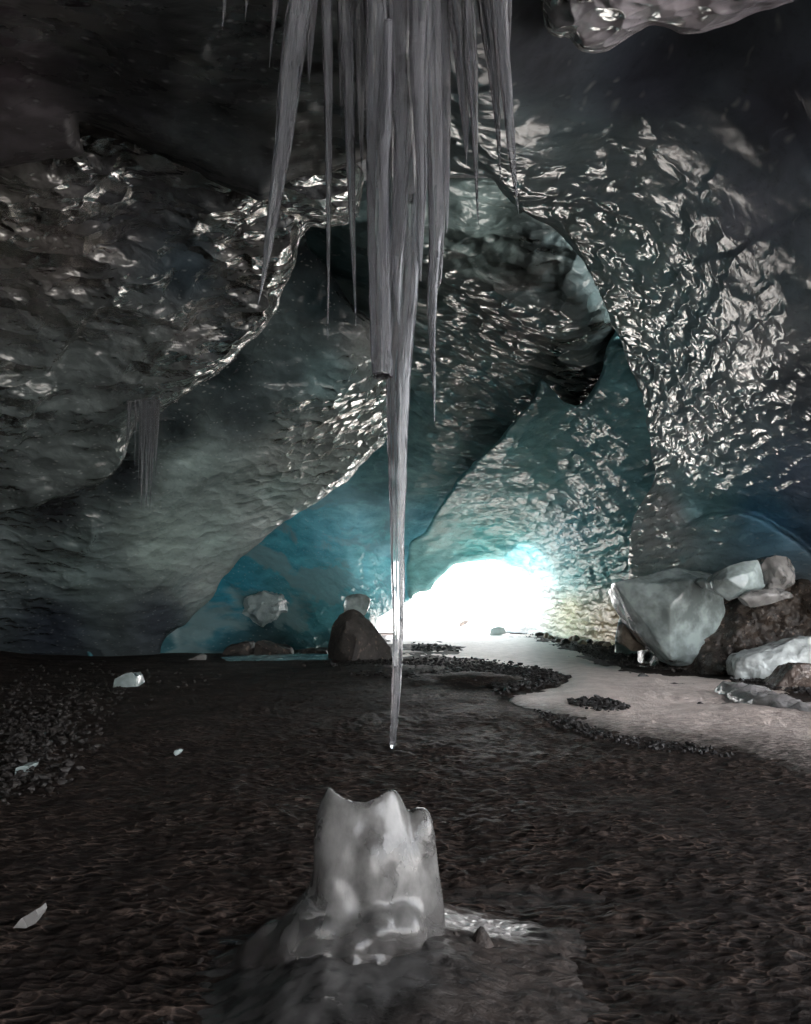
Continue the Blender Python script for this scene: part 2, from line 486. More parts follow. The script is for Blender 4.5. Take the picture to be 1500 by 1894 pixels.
def mound_mat():
    m, nt, out = new_mat('muddy_ice'); n = N(nt)
    pos = n('NewGeometry').outputs['Position']
    ic = n('Attribute'); ic.attribute_name = 'ice'
    b = n.noise(n.mapping(pos, (2.5, 5, 3)), 3.0, 6, .65, .6)
    mud = n.mix(n.maprange(b.outputs['Fac'], .38, .66, 0, 1), (.007, .0055, .005, 1), (.06, .045, .038, 1))
    ice = n.mix(n.maprange(n.noise(pos, 6, 4).outputs['Fac'], .35, .65, 0, 1), (.018, .0175, .017, 1), (.085, .082, .08, 1))
    k = n.maprange(n.math('ADD', ic.outputs['Fac'], n.math('MULTIPLY', n.math('SUBTRACT', b.outputs['Fac'], .5), 1.2)), .35, .65, 0, 1)
    bs = n('BsdfPrincipled'); n.l(n.mix(k, mud, ice), bs.inputs['Base Color'])
    nor = n.bump(b.outputs['Fac'], n.maprange(k, 0, 1, .9, .15), .03)
    nor = n.bump(n.noise(pos, 34, 5, .65).outputs['Fac'], n.maprange(k, 0, 1, .8, .1), .012, nor)
    n.l(nor, bs.inputs['Normal']); wt = n('Attribute'); wt.attribute_name = 'wet'
    wv = n.maprange(n.math('ADD', wt.outputs['Fac'], n.math('SUBTRACT', n.noise(n.mapping(pos, (3, 9, 3), (0, 0, R(25))), 2.5, 4).outputs['Fac'], .5)), .35, .6, 0, 1)
    n.l(n.mix(wv, n.maprange(k, 0, 1, .6, .22), (.12, .12, .12, 1)), bs.inputs['Roughness'])
    n.l(n.maprange(wv, 0, 1, .35, 1.0), bs.inputs['Specular IOR Level']); n.l(n.mix(wv, n.mix(k, mud, ice), (.30, .28, .27, 1)), bs.inputs['Base Color'])
    n.l(bs.outputs[0], out.inputs['Surface']); return m
MOUND = mound_mat()

# ------------------------------------------------------------------ setting: cave shell
def vault():
    bm = bmesh.new()
    ys = [-7, -5, -3, 0, 1.5, 4.5, 8, 11, 15, 20, 27, 33]
    rings = []
    for y in ys:
        f = min(1, max(0, (y+3)/8))
        hl = 13 + 17*f; hr = 13 + 3*f; ht = 6.5 + 8*f
        r = []
        for k in range(41):
            a = math.pi*k/40
            x = -(hl if math.cos(a) > 0 else hr)*math.copysign(abs(math.cos(a))**.6, math.cos(a)); z = ht*abs(math.sin(a))**.7 - .6
            nn = mnoise.noise(Vector((x*.25, y*.25, z*.25)))*.8
            r.append(bm.verts.new((x*(1+nn*.04), y, z + nn*.4*(1 if 0 < k < 40 else 0))))
        rings.append(r)
    for j, (a, b) in enumerate(zip(rings, rings[1:])):
        for k in range(40):
            if ys[j] < 7.9 and k > 29: continue       # unseen side opening, added to let fill light in from the right
            bm.faces.new((a[k], a[k+1], b[k+1], b[k]))
    def cap(y, ring, hole):
        hv = [bm.verts.new((x, y, z)) for x, z in hole]
        loop = ring + []
        n1, n2 = len(loop), len(hv)
        i = j = 0
        while i < n1-1 or j < n2-1:
            if j*(n1-1) <= i*(n2-1) and j < n2-1:
                bm.faces.new((loop[i], hv[j], hv[j+1])); j += 1
            else:
                bm.faces.new((loop[i], hv[j], loop[i+1])); i += 1
        return hv
    cap(-7, rings[0], REAR)
    d = 33.0
    cap(33, rings[-1], [(P1(420, 1260, d)[0], -.6), tuple(P1(420, 860, d)[[0, 2]]), tuple(P1(620, 780, d)[[0, 2]]), tuple(P1(800, 800, d)[[0, 2]]),
                        tuple(P1(1000, 880, d)[[0, 2]]), tuple(P1(1150, 960, d)[[0, 2]]), (P1(1160, 1260, d)[0], -.6)])
    bmesh.ops.recalc_face_normals(bm, faces=bm.faces)
    me = bpy.data.meshes.new('cave_vault'); bm.to_mesh(me); bm.free()
    for p in me.polygons: p.use_smooth = True
    o = link('cave_vault', me, VAULT); tag(o, kind='structure'); return o

REAR = [(-1.5, -.6), (-1.2, 2.6), (.5, 4.6), (4, 5.2), (9, 5.0), (11.8, 3.6), (12.2, -.6)]
vault()

# ---- layer outlines in photo pixels with real depths (metres along the hall)
DK = (.040, .046, .052)
GR = (.10, .125, .125)
ENT = [(905, 1036), (870, 1038), (838, 1047), (815, 1067), (796, 1090), (770, 1097), (757, 1106), (760, 1112), (738, 1122), (722, 1130), (700, 1140),
       (692, 1152), (704, 1175), (690, 1205), (690, 1232), (1010, 1232), (1190, 1222), (1190, 990), (980, 985)]
back_wall = sheet('blue_ice_wall', [(200, 360), (560, 340), (900, 330), (1320, 360), (1320, 1270), (690, 1270), (180, 1270)],
    [(300, 1100, 23), (300, 1200, 23.2), (420, 1205, 23.5), (450, 950, 27), (400, 1110, 24.5), (600, 1205, 26.5), (600, 900, 31), (650, 1100, 32.5), (740, 1100, 37), (740, 960, 34),
     (700, 800, 28), (600, 550, 17), (640, 480, 14), (850, 1030, 40), (900, 1210, 42), (1100, 1100, 37), (900, 700, 20), (800, 820, 26.5),
     (960, 600, 15.5), (900, 430, 12.2), (1080, 560, 14), (1080, 660, 16.5), (1200, 500, 15), (560, 420, 13)],
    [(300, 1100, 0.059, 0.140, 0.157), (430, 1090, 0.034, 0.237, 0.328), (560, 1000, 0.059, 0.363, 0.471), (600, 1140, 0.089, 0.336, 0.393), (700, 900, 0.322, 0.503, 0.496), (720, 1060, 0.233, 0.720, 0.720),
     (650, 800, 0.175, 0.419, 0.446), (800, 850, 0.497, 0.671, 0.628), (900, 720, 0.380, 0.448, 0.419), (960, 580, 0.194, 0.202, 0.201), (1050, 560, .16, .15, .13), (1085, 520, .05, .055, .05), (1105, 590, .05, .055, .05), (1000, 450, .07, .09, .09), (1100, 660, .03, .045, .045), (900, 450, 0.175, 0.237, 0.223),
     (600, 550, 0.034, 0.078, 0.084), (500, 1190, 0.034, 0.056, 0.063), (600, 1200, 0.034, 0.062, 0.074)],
    [(300, 1100, .1), (560, 1000, .12), (700, 950, .15), (760, 830, .5), (900, 700, 1), (960, 560, 1.2), (1060, 560, 1.2), (1080, 640, 1), (900, 450, 1), (600, 550, .2), (640, 1100, .3)],
    ICE_B, holes=[ENT], step=4, jit=3, lipR=18, curl=.25, back=1.4, disp=((.5, 4), (.15, 1.1)), scallop=(.10, .5), aniso=(1.5, 1.2, .75),
    thin=[(300, 1000, .05), (430, 1050, .12), (520, 1000, .25), (600, 930, .3), (640, 1000, .55), (600, 1080, .35), (700, 1070, 1.1), (560, 1180, .02), (740, 960, .3),
          (760, 880, .02), (700, 800, .0), (700, 880, .05), (620, 700, 0), (900, 700, 0), (800, 760, 0), (840, 860, 0), (800, 820, 0), (650, 1180, .1), (480, 1110, .2)])
centre = sheet('ice_wall', [(1000, 703), (1022, 722), (1045, 742), (1075, 745), (1108, 700), (1125, 640), (1160, 590), (1340, 590), (1340, 1280), (1000, 1280), (925, 1240), (930, 1175),
     (936, 1150), (962, 1124), (990, 1100), (985, 1073), (962, 1060), (940, 1046), (905, 1036), (870, 1038), (838, 1048), (815, 1067), (796, 1090), (770, 1097), (757, 1108),
     (752, 1080), (757, 1010), (785, 985), (806, 950), (836, 905), (870, 862), (905, 830), (942, 790), (985, 740)],
    [(1000, 705, 17), (940, 790, 20), (870, 862, 24.5), (800, 955, 31), (757, 1010, 35), (757, 1110, 37), (905, 1036, 39), (850, 980, 35), (1000, 1075, 39.5), (940, 1150, 44), (930, 1220, 45),
     (1150, 1175, 26.6), (1150, 1100, 26), (1150, 1000, 24.6), (1150, 800, 18.8), (1150, 650, 15.2), (1000, 900, 27), (1050, 820, 22.5), (1060, 1100, 34), (1060, 1190, 34.5), (1100, 1130, 30.5), (1100, 1190, 30.5), (1030, 1110, 37.6), (1030, 1170, 38), (1320, 1000, 21), (1320, 650, 16)],
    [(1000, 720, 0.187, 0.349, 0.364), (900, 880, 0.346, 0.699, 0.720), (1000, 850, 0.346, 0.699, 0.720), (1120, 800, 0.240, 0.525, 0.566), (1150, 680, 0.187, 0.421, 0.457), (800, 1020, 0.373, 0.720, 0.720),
     (900, 1000, 0.159, 0.720, 0.720), (960, 1000, 0.214, 0.720, 0.720), (1060, 980, 0.187, 0.595, 0.720), (1120, 1040, 0.214, 0.699, 0.720), (1140, 900, 0.267, 0.560, 0.620), (1000, 1090, 0.720, 0.720, 0.720), (1060, 1130, 0.720, 0.711, 0.478),  # brighter cyan near the mouth paints in the glow around it
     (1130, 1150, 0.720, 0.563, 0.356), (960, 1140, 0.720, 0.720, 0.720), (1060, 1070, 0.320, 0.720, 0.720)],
    [(1000, 800, 1), (900, 900, 1), (850, 1000, .25), (790, 1050, .15), (1000, 1000, .8), (1100, 900, .9), (1100, 1120, 1), (1150, 700, 1)],
    ICE_F, step=3.5, jit=4, lipR=16, curl=.35, back=1.6, disp=((.45, 3.5), (.14, 1.0)), scallop=(.03, .5), aniso=(1.7, 1.3, .7),
    thin=[(800, 1000, .5), (770, 1020, .7), (840, 920, .2), (900, 1000, .7), (960, 1010, .7), (1040, 960, .5), (1000, 900, .3), (1100, 950, .25), (1060, 1040, .3), (900, 840, .03), (1000, 800, 0), (1100, 1000, .08), (1060, 1130, .02), (1150, 800, 0), (870, 1035, .4)])
right = sheet('ice_wall', [(700, 240), (760, 300), (832, 326), (865, 322), (905, 332), (960, 388), (1018, 418), (1062, 462), (1092, 505), (1112, 548), (1130, 592), (1152, 640),
     (1172, 700), (1188, 770), (1210, 880), (1186, 930), (1166, 985), (1160, 1062), (1165, 1290), (1560, 1330), (1640, 1000), (1700, 400), (2100, -100), (4200, -900), (4200, -1500), (700, -1500)],
    [(830, 326, 8.6), (960, 388, 9.2), (1062, 462, 10.6), (1130, 592, 13), (1172, 700, 16.2), (1205, 885, 19.6), (1163, 1050, 21.5), (1165, 1250, 22), (1300, 700, 12.8), (1300, 950, 17.5), (1300, 1150, 18.5),
     (1500, 1010, 15), (1500, 1210, 16), (1500, 700, 9.8), (1500, 450, 7), (1300, 300, 7.0), (1300, 500, 9.4), (1100, 200, 6.4), (1200, 100, 5.6), (900, 200, 6.2), (750, 0, 4.7), (1200, -200, 3.9), (750, -600, 2.6), (1500, -600, 2.6),
     (2600, 1200, 9), (2600, 600, 6), (2600, 0, 3.6), (4200, 600, 4), (4200, -1400, 1.8), (750, -1400, 1.5)],
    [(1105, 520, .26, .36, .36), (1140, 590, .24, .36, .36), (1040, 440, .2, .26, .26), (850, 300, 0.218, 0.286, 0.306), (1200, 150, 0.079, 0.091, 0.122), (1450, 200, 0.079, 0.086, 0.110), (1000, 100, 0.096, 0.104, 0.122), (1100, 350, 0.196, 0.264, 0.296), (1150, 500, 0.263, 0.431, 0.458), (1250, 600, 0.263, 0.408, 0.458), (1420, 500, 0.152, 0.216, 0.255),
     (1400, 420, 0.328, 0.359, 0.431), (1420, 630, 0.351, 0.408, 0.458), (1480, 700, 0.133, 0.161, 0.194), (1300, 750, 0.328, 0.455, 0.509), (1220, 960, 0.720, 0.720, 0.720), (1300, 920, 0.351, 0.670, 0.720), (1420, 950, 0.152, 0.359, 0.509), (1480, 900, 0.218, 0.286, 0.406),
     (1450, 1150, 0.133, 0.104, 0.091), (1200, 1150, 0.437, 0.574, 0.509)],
    [(850, 330, .9), (1200, 120, .02), (1450, 200, .02), (1350, 250, .03), (1450, 380, .08), (1400, 300, .05), (1000, 200, .15), (1100, 400, .9), (1150, 520, 1), (1250, 650, .9), (1420, 520, .2), (1300, 330, .3), (1300, 800, 1), (1230, 970, .9), (1420, 760, .8), (1420, 960, .6), (1400, 620, .3)],
    ICE_R, step=4, jit=4, lipR=24, curl=.35, back=1.5, disp=((.20, 2.8), (.03, .8)), scallop=(.012, .3), aniso=(1.4, 1.2, .75),
    folds=[([(1600, 340), (1500, 392), (1440, 418), (1402, 438), (1352, 470), (1300, 478), (1240, 505)], .010, 90),
           ([(1600, 1060), (1500, 1020), (1455, 985), (1400, 955), (1320, 950), (1250, 985)], .08, 60)])
left_slope = sheet('sloping_ice_wall', [(690, 592), (712, 622), (732, 680), (737, 740), (722, 802), (680, 850), (640, 890), (572, 938), (502, 984), (450, 1030), (414, 1066), (390, 1108), (345, 1150), (300, 1190), (285, 1275),
     (-1400, 1400), (-3600, 1200), (-3600, 700), (0, 780), (300, 610), (410, 570), (440, 480), (480, 425), (545, 412), (583, 430), (614, 503), (652, 562)],
    [(690, 600, 16.2), (720, 800, 21), (640, 890, 21.6), (500, 985, 22), (390, 1110, 22.8), (300, 1200, 22.3), (0, 1205, 21), (150, 1205, 21.8), (0, 960, 16.5), (250, 900, 17), (420, 720, 15.8), (560, 660, 15.8), (600, 540, 15.2), (560, 440, 13.2), (550, 800, 18.4), (640, 700, 16.6), (300, 1050, 20),
     (-600, 1210, 16), (-1400, 1200, 10), (-3600, 900, 4.5), (-600, 900, 11)],
    [(690, 620, 0.450, 0.476, 0.464), (600, 560, 0.016, 0.029, 0.034), (560, 450, 0.016, 0.024, 0.029), (640, 590, 0.043, 0.060, 0.065), (600, 700, 0.190, 0.296, 0.302), (600, 800, 0.237, 0.275, 0.260), (520, 860, 0.237, 0.263, 0.248), (520, 900, 0.398, 0.515, 0.485), (400, 1000, 0.362, 0.468, 0.443), (300, 1000, 0.294, 0.376, 0.351), (150, 1050, 0.173, 0.230, 0.227), (0, 1000, 0.173, 0.217, 0.218),  # dark cavity at the top and lighter lower facet painted into the tone
     (300, 1150, 0.056, 0.068, 0.084), (100, 1160, 0.040, 0.051, 0.069), (450, 760, 0.062, 0.081, 0.086), (230, 880, 0.015, 0.019, 0.022), (330, 790, 0.019, 0.025, 0.028), (420, 690, 0.022, 0.033, 0.036), (100, 935, 0.018, 0.020, 0.023), (540, 690, 0.062, 0.085, 0.089), (360, 860, 0.259, 0.336, 0.321), (500, 980, 0.623, 0.720, 0.695), (400, 1090, 0.415, 0.476, 0.464)],  # near-black under the bulge paints the overhang's shade; upper facet darkened too
    [(600, 540, .1), (570, 450, .1), (690, 650, 1), (600, 800, 1.2), (640, 720, 1.2), (700, 760, 1.2), (540, 760, .9), (500, 900, .7), (400, 950, .3), (250, 1000, .4), (100, 1000, .7), (450, 760, .12), (560, 680, .1), (200, 1150, .15), (380, 850, .3)],
    ICE_A, step=4, jit=4, lipR=26, curl=.5, back=3.0, disp=((.42, 3.2), (.12, 1.0)), scallop=(.03, .42), aniso=(1.5, 1.2, .7),
    folds=[([(170, 960), (178, 990), (150, 1030)], -.02, 14)])
left_bulge = sheet('scalloped_ice_wall', [(-3200, 100), (0, 200), (200, 180), (500, 250), (660, 300), (668, 380), (640, 415), (600, 420), (566, 428), (550, 470), (524, 540), (500, 590), (456, 642), (402, 690), (340, 732), (300, 762), (264, 772),
     (247, 792), (236, 842), (202, 884), (130, 914), (62, 938), (0, 952), (-600, 1010), (-3200, 1000)],
    [(0, 350, 8.3), (0, 650, 11.2), (0, 900, 14.2), (200, 850, 14.6), (250, 770, 14), (400, 690, 13.4), (500, 570, 12), (560, 430, 10.2), (300, 400, 9.4), (300, 600, 11.6), (150, 300, 8.1), (640, 350, 9), (500, 300, 8.4), (-600, 600, 9), (-600, 300, 7), (-3200, 600, 4)],
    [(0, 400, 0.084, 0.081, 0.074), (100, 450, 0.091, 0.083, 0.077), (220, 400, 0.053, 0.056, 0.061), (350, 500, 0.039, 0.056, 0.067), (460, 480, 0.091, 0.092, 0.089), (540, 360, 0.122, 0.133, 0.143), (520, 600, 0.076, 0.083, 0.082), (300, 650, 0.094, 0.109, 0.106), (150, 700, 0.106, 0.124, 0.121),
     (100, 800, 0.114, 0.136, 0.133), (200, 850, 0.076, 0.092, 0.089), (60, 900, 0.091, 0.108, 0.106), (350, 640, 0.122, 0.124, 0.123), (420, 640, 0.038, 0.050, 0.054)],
    [(0, 450, .9), (120, 480, .9), (350, 520, .25), (460, 500, 1), (540, 370, 1), (300, 420, .5), (330, 640, .7), (150, 720, .25), (100, 850, .2), (0, 720, .7), (480, 600, 1)],
    ICE_L, step=4, jit=5, lipR=34, curl=.7, back=3.0, disp=((.30, 2.2), (.10, .7)), scallop=(.045, .34), aniso=(1.5, 1.2, .8),
    folds=[([(360, 625), (290, 590), (200, 570), (150, 600), (130, 640), (85, 690), (100, 720), (60, 760), (30, 830)], -.02, 90), ([(560, 580), (470, 590), (400, 620), (300, 650), (240, 720)], .015, 80),
           ([(480, 350), (540, 395), (600, 405), (660, 390)], .05, 40)])
ceil = sheet('cave_ceiling', [(-3600, 420), (-600, 345), (0, 313), (60, 302), (128, 290), (154, 284), (150, 252), (150, 224), (200, 243), (268, 276), (340, 306), (398, 337), (452, 361), (482, 371), (520, 345), (560, 326), (610, 318),
     (690, 290), (800, 270), (820, 150), (820, -1500), (-3600, -1500)],
    [(0, 312, 7.5), (150, 260, 7.2), (400, 335, 7.8), (482, 371, 8.0), (640, 300, 7.2), (0, 0, 4.6), (400, 0, 4.3), (750, 0, 4.2), (300, 150, 5.6), (750, 200, 5.9), (0, -500, 2.6), (750, -500, 2.5), (-600, 300, 6.2), (-3600, 300, 3.4), (-3600, -1400, 1.8), (750, -1400, 1.5), (0, -1400, 1.6)],
    [(60, 250, 0.084, 0.075, 0.079), (0, 100, 0.055, 0.043, 0.049), (200, 130, 0.022, 0.022, 0.025), (400, 100, 0.018, 0.018, 0.020), (350, 280, 0.049, 0.057, 0.061), (460, 340, 0.068, 0.075, 0.079), (250, 230, 0.041, 0.043, 0.048), (560, 250, 0.030, 0.029, 0.027), (650, 150, 0.019, 0.019, 0.020), (750, 0, 0.027, 0.027, 0.030)],
    [(60, 250, .12), (100, 40, 1.3), (100, 130, .1), (350, 128, 1.0), (300, 100, .1), (300, 160, .1), (400, 200, .1), (560, 270, .2), (480, 340, .15), (600, 60, .6)],
    ICE_C, step=4, jit=4, lipR=30, curl=.5, back=1.2, disp=((.22, 2.0), (.05, .6)), scallop=(.05, .34))
hang = sheet('hanging_ice', [(985, -500), (1000, -60), (1002, 15), (1012, 58), (1040, 70), (1052, 68), (1072, 90), (1102, 100), (1130, 90), (1160, 70), (1200, 48), (1235, 52), (1265, 64), (1330, 50), (1400, 24), (1470, 2), (1560, -40), (1900, -250), (1900, -700)],
    [(1000, 0, 3.9), (1100, 95, 4.3), (1260, 60, 4.2), (1450, 0, 3.9), (1200, -100, 3.4), (1600, -200, 3.2), (1200, -500, 2.4), (1800, -600, 2.3)],
    [(1030, 40, .16, .16, .17), (1100, 70, .30, .28, .30), (1260, 30, .32, .29, .31), (1400, 0, .22, .20, .22), (1200, -300, .2, .2, .2)],
    [(1030, 40, 1.4), (1100, 60, 1.2), (1260, 30, .6), (1400, 10, .6)],
    ICE_H, step=3, jit=3, lipR=22, curl=.22, back=.7, disp=((.08, .8), (.03, .25)), scallop=(.03, .16), win=(960, 1560, -60, 130))
for o, l, c in ((back_wall, 'smooth deep blue ice wall in the recess left of the bright cave mouth', 'ice wall'),
                (centre, 'scalloped teal ice wall arching over the bright cave mouth', 'ice wall'),
                (right, 'dark glossy scalloped ice wall and roof on the right side of the cave', 'ice wall'),
                (left_slope, 'grey green ice slope leaning in front of the blue recess', 'ice wall'),
                (left_bulge, 'dark dimpled ice bulge above the crevice on the left', 'ice wall'),
                (ceil, 'smooth black ice ceiling slab behind the left icicles', 'ceiling'),
                (hang, 'pale grey ice hanging from the roof at the top right', 'ice')):
    tag(o, l, c, kind='structure')

# dirty bank behind the blocks on the right
bank = sheet('dirty_ice_bank', [(1195, 1110), (1240, 1085), (1300, 1078), (1360, 1070), (1400, 1045), (1450, 1030), (1500, 1010), (1580, 990), (1640, 1100), (1620, 1330), (1240, 1320), (1180, 1240)],
    [(1200, 1110, 18.2), (1200, 1225, 17.6), (1300, 1085, 17.4), (1300, 1200, 15.9), (1400, 1060, 16.4), (1500, 1015, 16), (1400, 1130, 15.8), (1500, 1130, 15.4), (1500, 1240, 15.8), (1350, 1250, 15.6), (1240, 1300, 15.6), (2000, 1000, 10), (2400, 1300, 9)],
    [(1200, 1100, 1, 1, 1)], [(1200, 1100, .6), (1400, 1100, .9)], DIRTY, step=3.5, jit=4, lipR=20, curl=.4, back=2, disp=((.25, 1.4), (.16, .45)), scallop=(.1, .3), win=(1160, 1560, 980, 1300))
tag(bank, 'dark dirt-filled ice bank rising behind the ice blocks on the right', 'ice bank')

# ------------------------------------------------------------------ ground
def ground():
    ys = np.concatenate([np.arange(1142, 1260, 1.5), np.arange(1260, 1960, 2.6), np.arange(1960, 3000, 26)])
    xs = axis(-1500, 3000, -40, 1540, 3.0, 1.1)
    X, Y = np.meshgrid(xs, ys); px, py = X.ravel(), Y.ravel()
    p = G(px, py)
    p[:, 1] = np.minimum(p[:, 1], 70); 
    dist = p[:, 1]
    x, y = p[:, 0], p[:, 1]
    w1 = perlin(np.stack([x*1.7, y*1.7, x*0], 1)); w2 = perlin(np.stack([x*1.7, y*1.7, x*0+9], 1))
    f1, e1 = cells2(x/.12 + .8*w1, y/.06 + .8*w2)
    f2, e2 = cells2(x/.06 + 1.2*w2, y/.05 + 1.2*w1)
    big = fbm(np.stack([x*.5, y*.5, x*0+2], 1), 4)
    patch = np.clip(.62 + .55*fbm(np.stack([x*.8, y*.8, x*0+31], 1), 3), .12, 1.25)
    fade = np.clip(8/dist, .25, 1)
    z = patch*fade*(.033*np.sqrt(f1)+.008*f2) + .03*big + .010*fbm(np.stack([x*5, y*7, x*0], 1), 3)*fade
    z += -.025
    # left gravel bank rises a little, and the far ground below the blue wall
    z += .18*np.clip((-x-4.2-(y-6)*.30)/3.0, 0, 1)**2 * np.clip(fbm(np.stack([x*.4, y*.4, x*0+77], 1), 3)*.6+.9, 0, 2)
    z += .10*np.exp(-((x-.2)/2.2)**2-((y-16.5)/1.6)**2)
    z += .16*np.exp(-((x-1.25)/1.0)**2-((y-14.0)/.9)**2)
    # hollow on the right behind the stalagmite
    hx, hy = G1(960, 1640)[:2]
    z -= .07*np.exp(-((x-hx)/.42)**2-((y-hy)/.13)**2)
    p[:, 2] = np.where(dist < 60, z, -.06)
    nx, ny = len(xs), len(ys); idx = np.arange(nx*ny).reshape(ny, nx)
    f = np.stack([idx[:-1, :-1], idx[1:, :-1], idx[1:, 1:], idx[:-1, 1:]], -1).reshape(-1, 4)
    me = np_mesh('ground', p, f)
    cr = np.clip(1-e1/.22, 0, 1)*patch
    add_val(me, 'crest', cr)
    tag(link('ground', me, SILT), kind='structure')
    # plain floor round it, out to the horizon outside
    v = np.array([[-900, -60, -.12], [900, -60, -.12], [900, 1500, -.12], [-900, 1500, -.12]])
    tag(link('ground', np_mesh('ground_base', v, np.array([[0, 1, 2, 3]])), SILT), kind='structure')
ground()

def ground_patch(name, outline, mat, dome=.03, base=-.028, step=3, edge=45, noise_amp=.02, jit=6, extra=None, zmax=None):
    """low patch lying on the ground: its rim dips under the rippled ground"""
    poly = spline(outline, 8)
    q = np.concatenate([poly/26.0, np.full((len(poly), 1), 3.3)], 1)
    poly = poly + jit*np.stack([1.4*fbm(q, 4), .5*fbm(q+40, 4)], 1)
    lo, hi = poly.min(0), poly.max(0)
    xs = np.arange(lo[0]-6, hi[0]+6, step*1.3); ys = np.arange(max(lo[1]-6, 1143), hi[1]+6, step*.6)
    X, Y = np.meshgrid(xs, ys); px, py = X.ravel(), Y.ravel()
    d, qx, qy, _, _ = nearest(px, py*1.0, poly); s = np.where(inside(px, py, poly), d, -d)
    ox = np.where(s < 0, qx, px); oy = np.where(s < 0, qy, py)
    p = G(ox, oy); x, y = p[:, 0], p[:, 1]
    t = np.clip(s/edge, 0, 1)
    z = base + dome*(1-(1-t)**2) + noise_amp*fbm(np.stack([x*.8, y*.8, x*0+5], 1), 4)*t + .012*fbm(np.stack([x*4, y*4, x*0+15], 1), 3)
    if extra is not None: z = z + extra(x, y, px, py)
    p[:, 2] = np.where(s < -step, base-.05, z)
    keep = s > -3*step
    nx, ny = len(xs), len(ys); idx = np.arange(nx*ny).reshape(ny, nx)
    f = np.stack([idx[:-1, :-1], idx[1:, :-1], idx[1:, 1:], idx[:-1, 1:]], -1).reshape(-1, 4); f = f[keep[f].all(1)]
    used = np.unique(f); rem = np.full(nx*ny, -1); rem[used] = np.arange(len(used))
    me = np_mesh(name, p[used], rem[f]); add_val(me, 'rim', np.clip(1-s[used]/np.interp(px[used], [900, 1100, 1300, 1500], [30, 40, 90, 130]), 0, 1)*np.clip((py[used]-1255)/60, 0, 1)); return link(name, me, mat)

def path_extra(x, y, px, py):
    z = 0*x
    for (qx, qy, rx, ry, h) in ((1310, 1300, .5, .35, -.10), (1420, 1330, .9, .5, .05), (1250, 1262, .5, .3, -.05), (1130, 1300, .35, .3, -.03)):
        c = G1(qx, qy); z = z + h*np.exp(-((x-c[0])/rx)**2-((y-c[1])/ry)**2)
    return z
tag(ground_patch('snow_path', [(700, 1176), (780, 1164), (860, 1158), (960, 1166), (1010, 1184), (1060, 1200), (1110, 1222), (1180, 1236), (1260, 1246), (1345, 1254), (1420, 1268), (1520, 1290), (1720, 1330), (1800, 1440), (1600, 1462),
    (1500, 1440), (1420, 1418), (1350, 1398), (1250, 1382), (1160, 1368), (1085, 1345), (1020, 1322), (972, 1306), (935, 1290), (960, 1278), (1030, 1268), (1048, 1256), (1000, 1240), (940, 1228), (880, 1219), (800, 1216), (740, 1213), (735, 1203), (790, 1203), (850, 1205), (855, 1197), (790, 1192), (700, 1190)],
    SNOWP, dome=.075, edge=55, noise_amp=.03, extra=path_extra), kind='structure')
tag(ground_patch('ice_sheet', [(410, 1214), (470, 1211), (560, 1208), (640, 1210), (640, 1219), (560, 1220), (470, 1221), (420, 1220)], simple_mat('frozen_puddle', (.22, .36, .38), (.14, .26, .28), 2, (.1, .3), ((6, .02, .4),), .6), dome=.10, edge=8, jit=1.5, step=1.6), kind='structure')

# ---- outside: snow slope, hills
def outside():
    xs = np.linspace(-160, 160, 90); ys = np.concatenate([np.linspace(43.5, 80, 40), np.linspace(84, 420, 50)])
    X, Y = np.meshgrid(xs, ys); x, y = X.ravel(), Y.ravel()
    z = .02 + .055*np.clip(y-50, 0, 400) + .6*np.clip((y-46)/30, 0, 1)*fbm(np.stack([x*.06, y*.06, x*0], 1), 4) + .08*fbm(np.stack([x*.5, y*.5, x*0], 1), 3)
    z += np.clip(y-120, 0, 300)*.18*(1+.6*fbm(np.stack([x*.012, y*.012, x*0+4], 1), 4))
    nx, ny = len(xs), len(ys); idx = np.arange(nx*ny).reshape(ny, nx)
    f = np.stack([idx[:-1, :-1], idx[:-1, 1:], idx[1:, 1:], idx[1:, :-1]], -1).reshape(-1, 4)
    tag(link('snow_field', np_mesh('snow_field', np.stack([x, y, z], 1), f), SNOW), kind='structure')
outside()
def bounce_snow():  # unseen sunlit snow outside the openings, added to bounce fill light in
    for nm, x0, x1, y0, y1, sx, sy in (('snow_field', 12.5, 150, -50, 24, 1, 0), ('snow_field', -40, 12.5, -50, -5.5, 0, 1)):
        xs = np.linspace(x0, x1, 90); ys = np.linspace(y0, y1, 60)
        X, Y = np.meshgrid(xs, ys); x, y = X.ravel(), Y.ravel()
        t = (x-x0) if sx else (y1-y)
        z = -.02 + .10*np.clip(t-6, 0, 200) + .12*fbm(np.stack([x*.4, y*.4, x*0], 1), 4)*np.clip(t/4, .1, 1)
        nx, ny = len(xs), len(ys); idx = np.arange(nx*ny).reshape(ny, nx)
        f = np.stack([idx[:-1, :-1], idx[:-1, 1:], idx[1:, 1:], idx[1:, :-1]], -1).reshape(-1, 4)
        tag(link(nm, np_mesh(nm, np.stack([x, y, z], 1), f), SNOW), kind='structure')
bounce_snow()

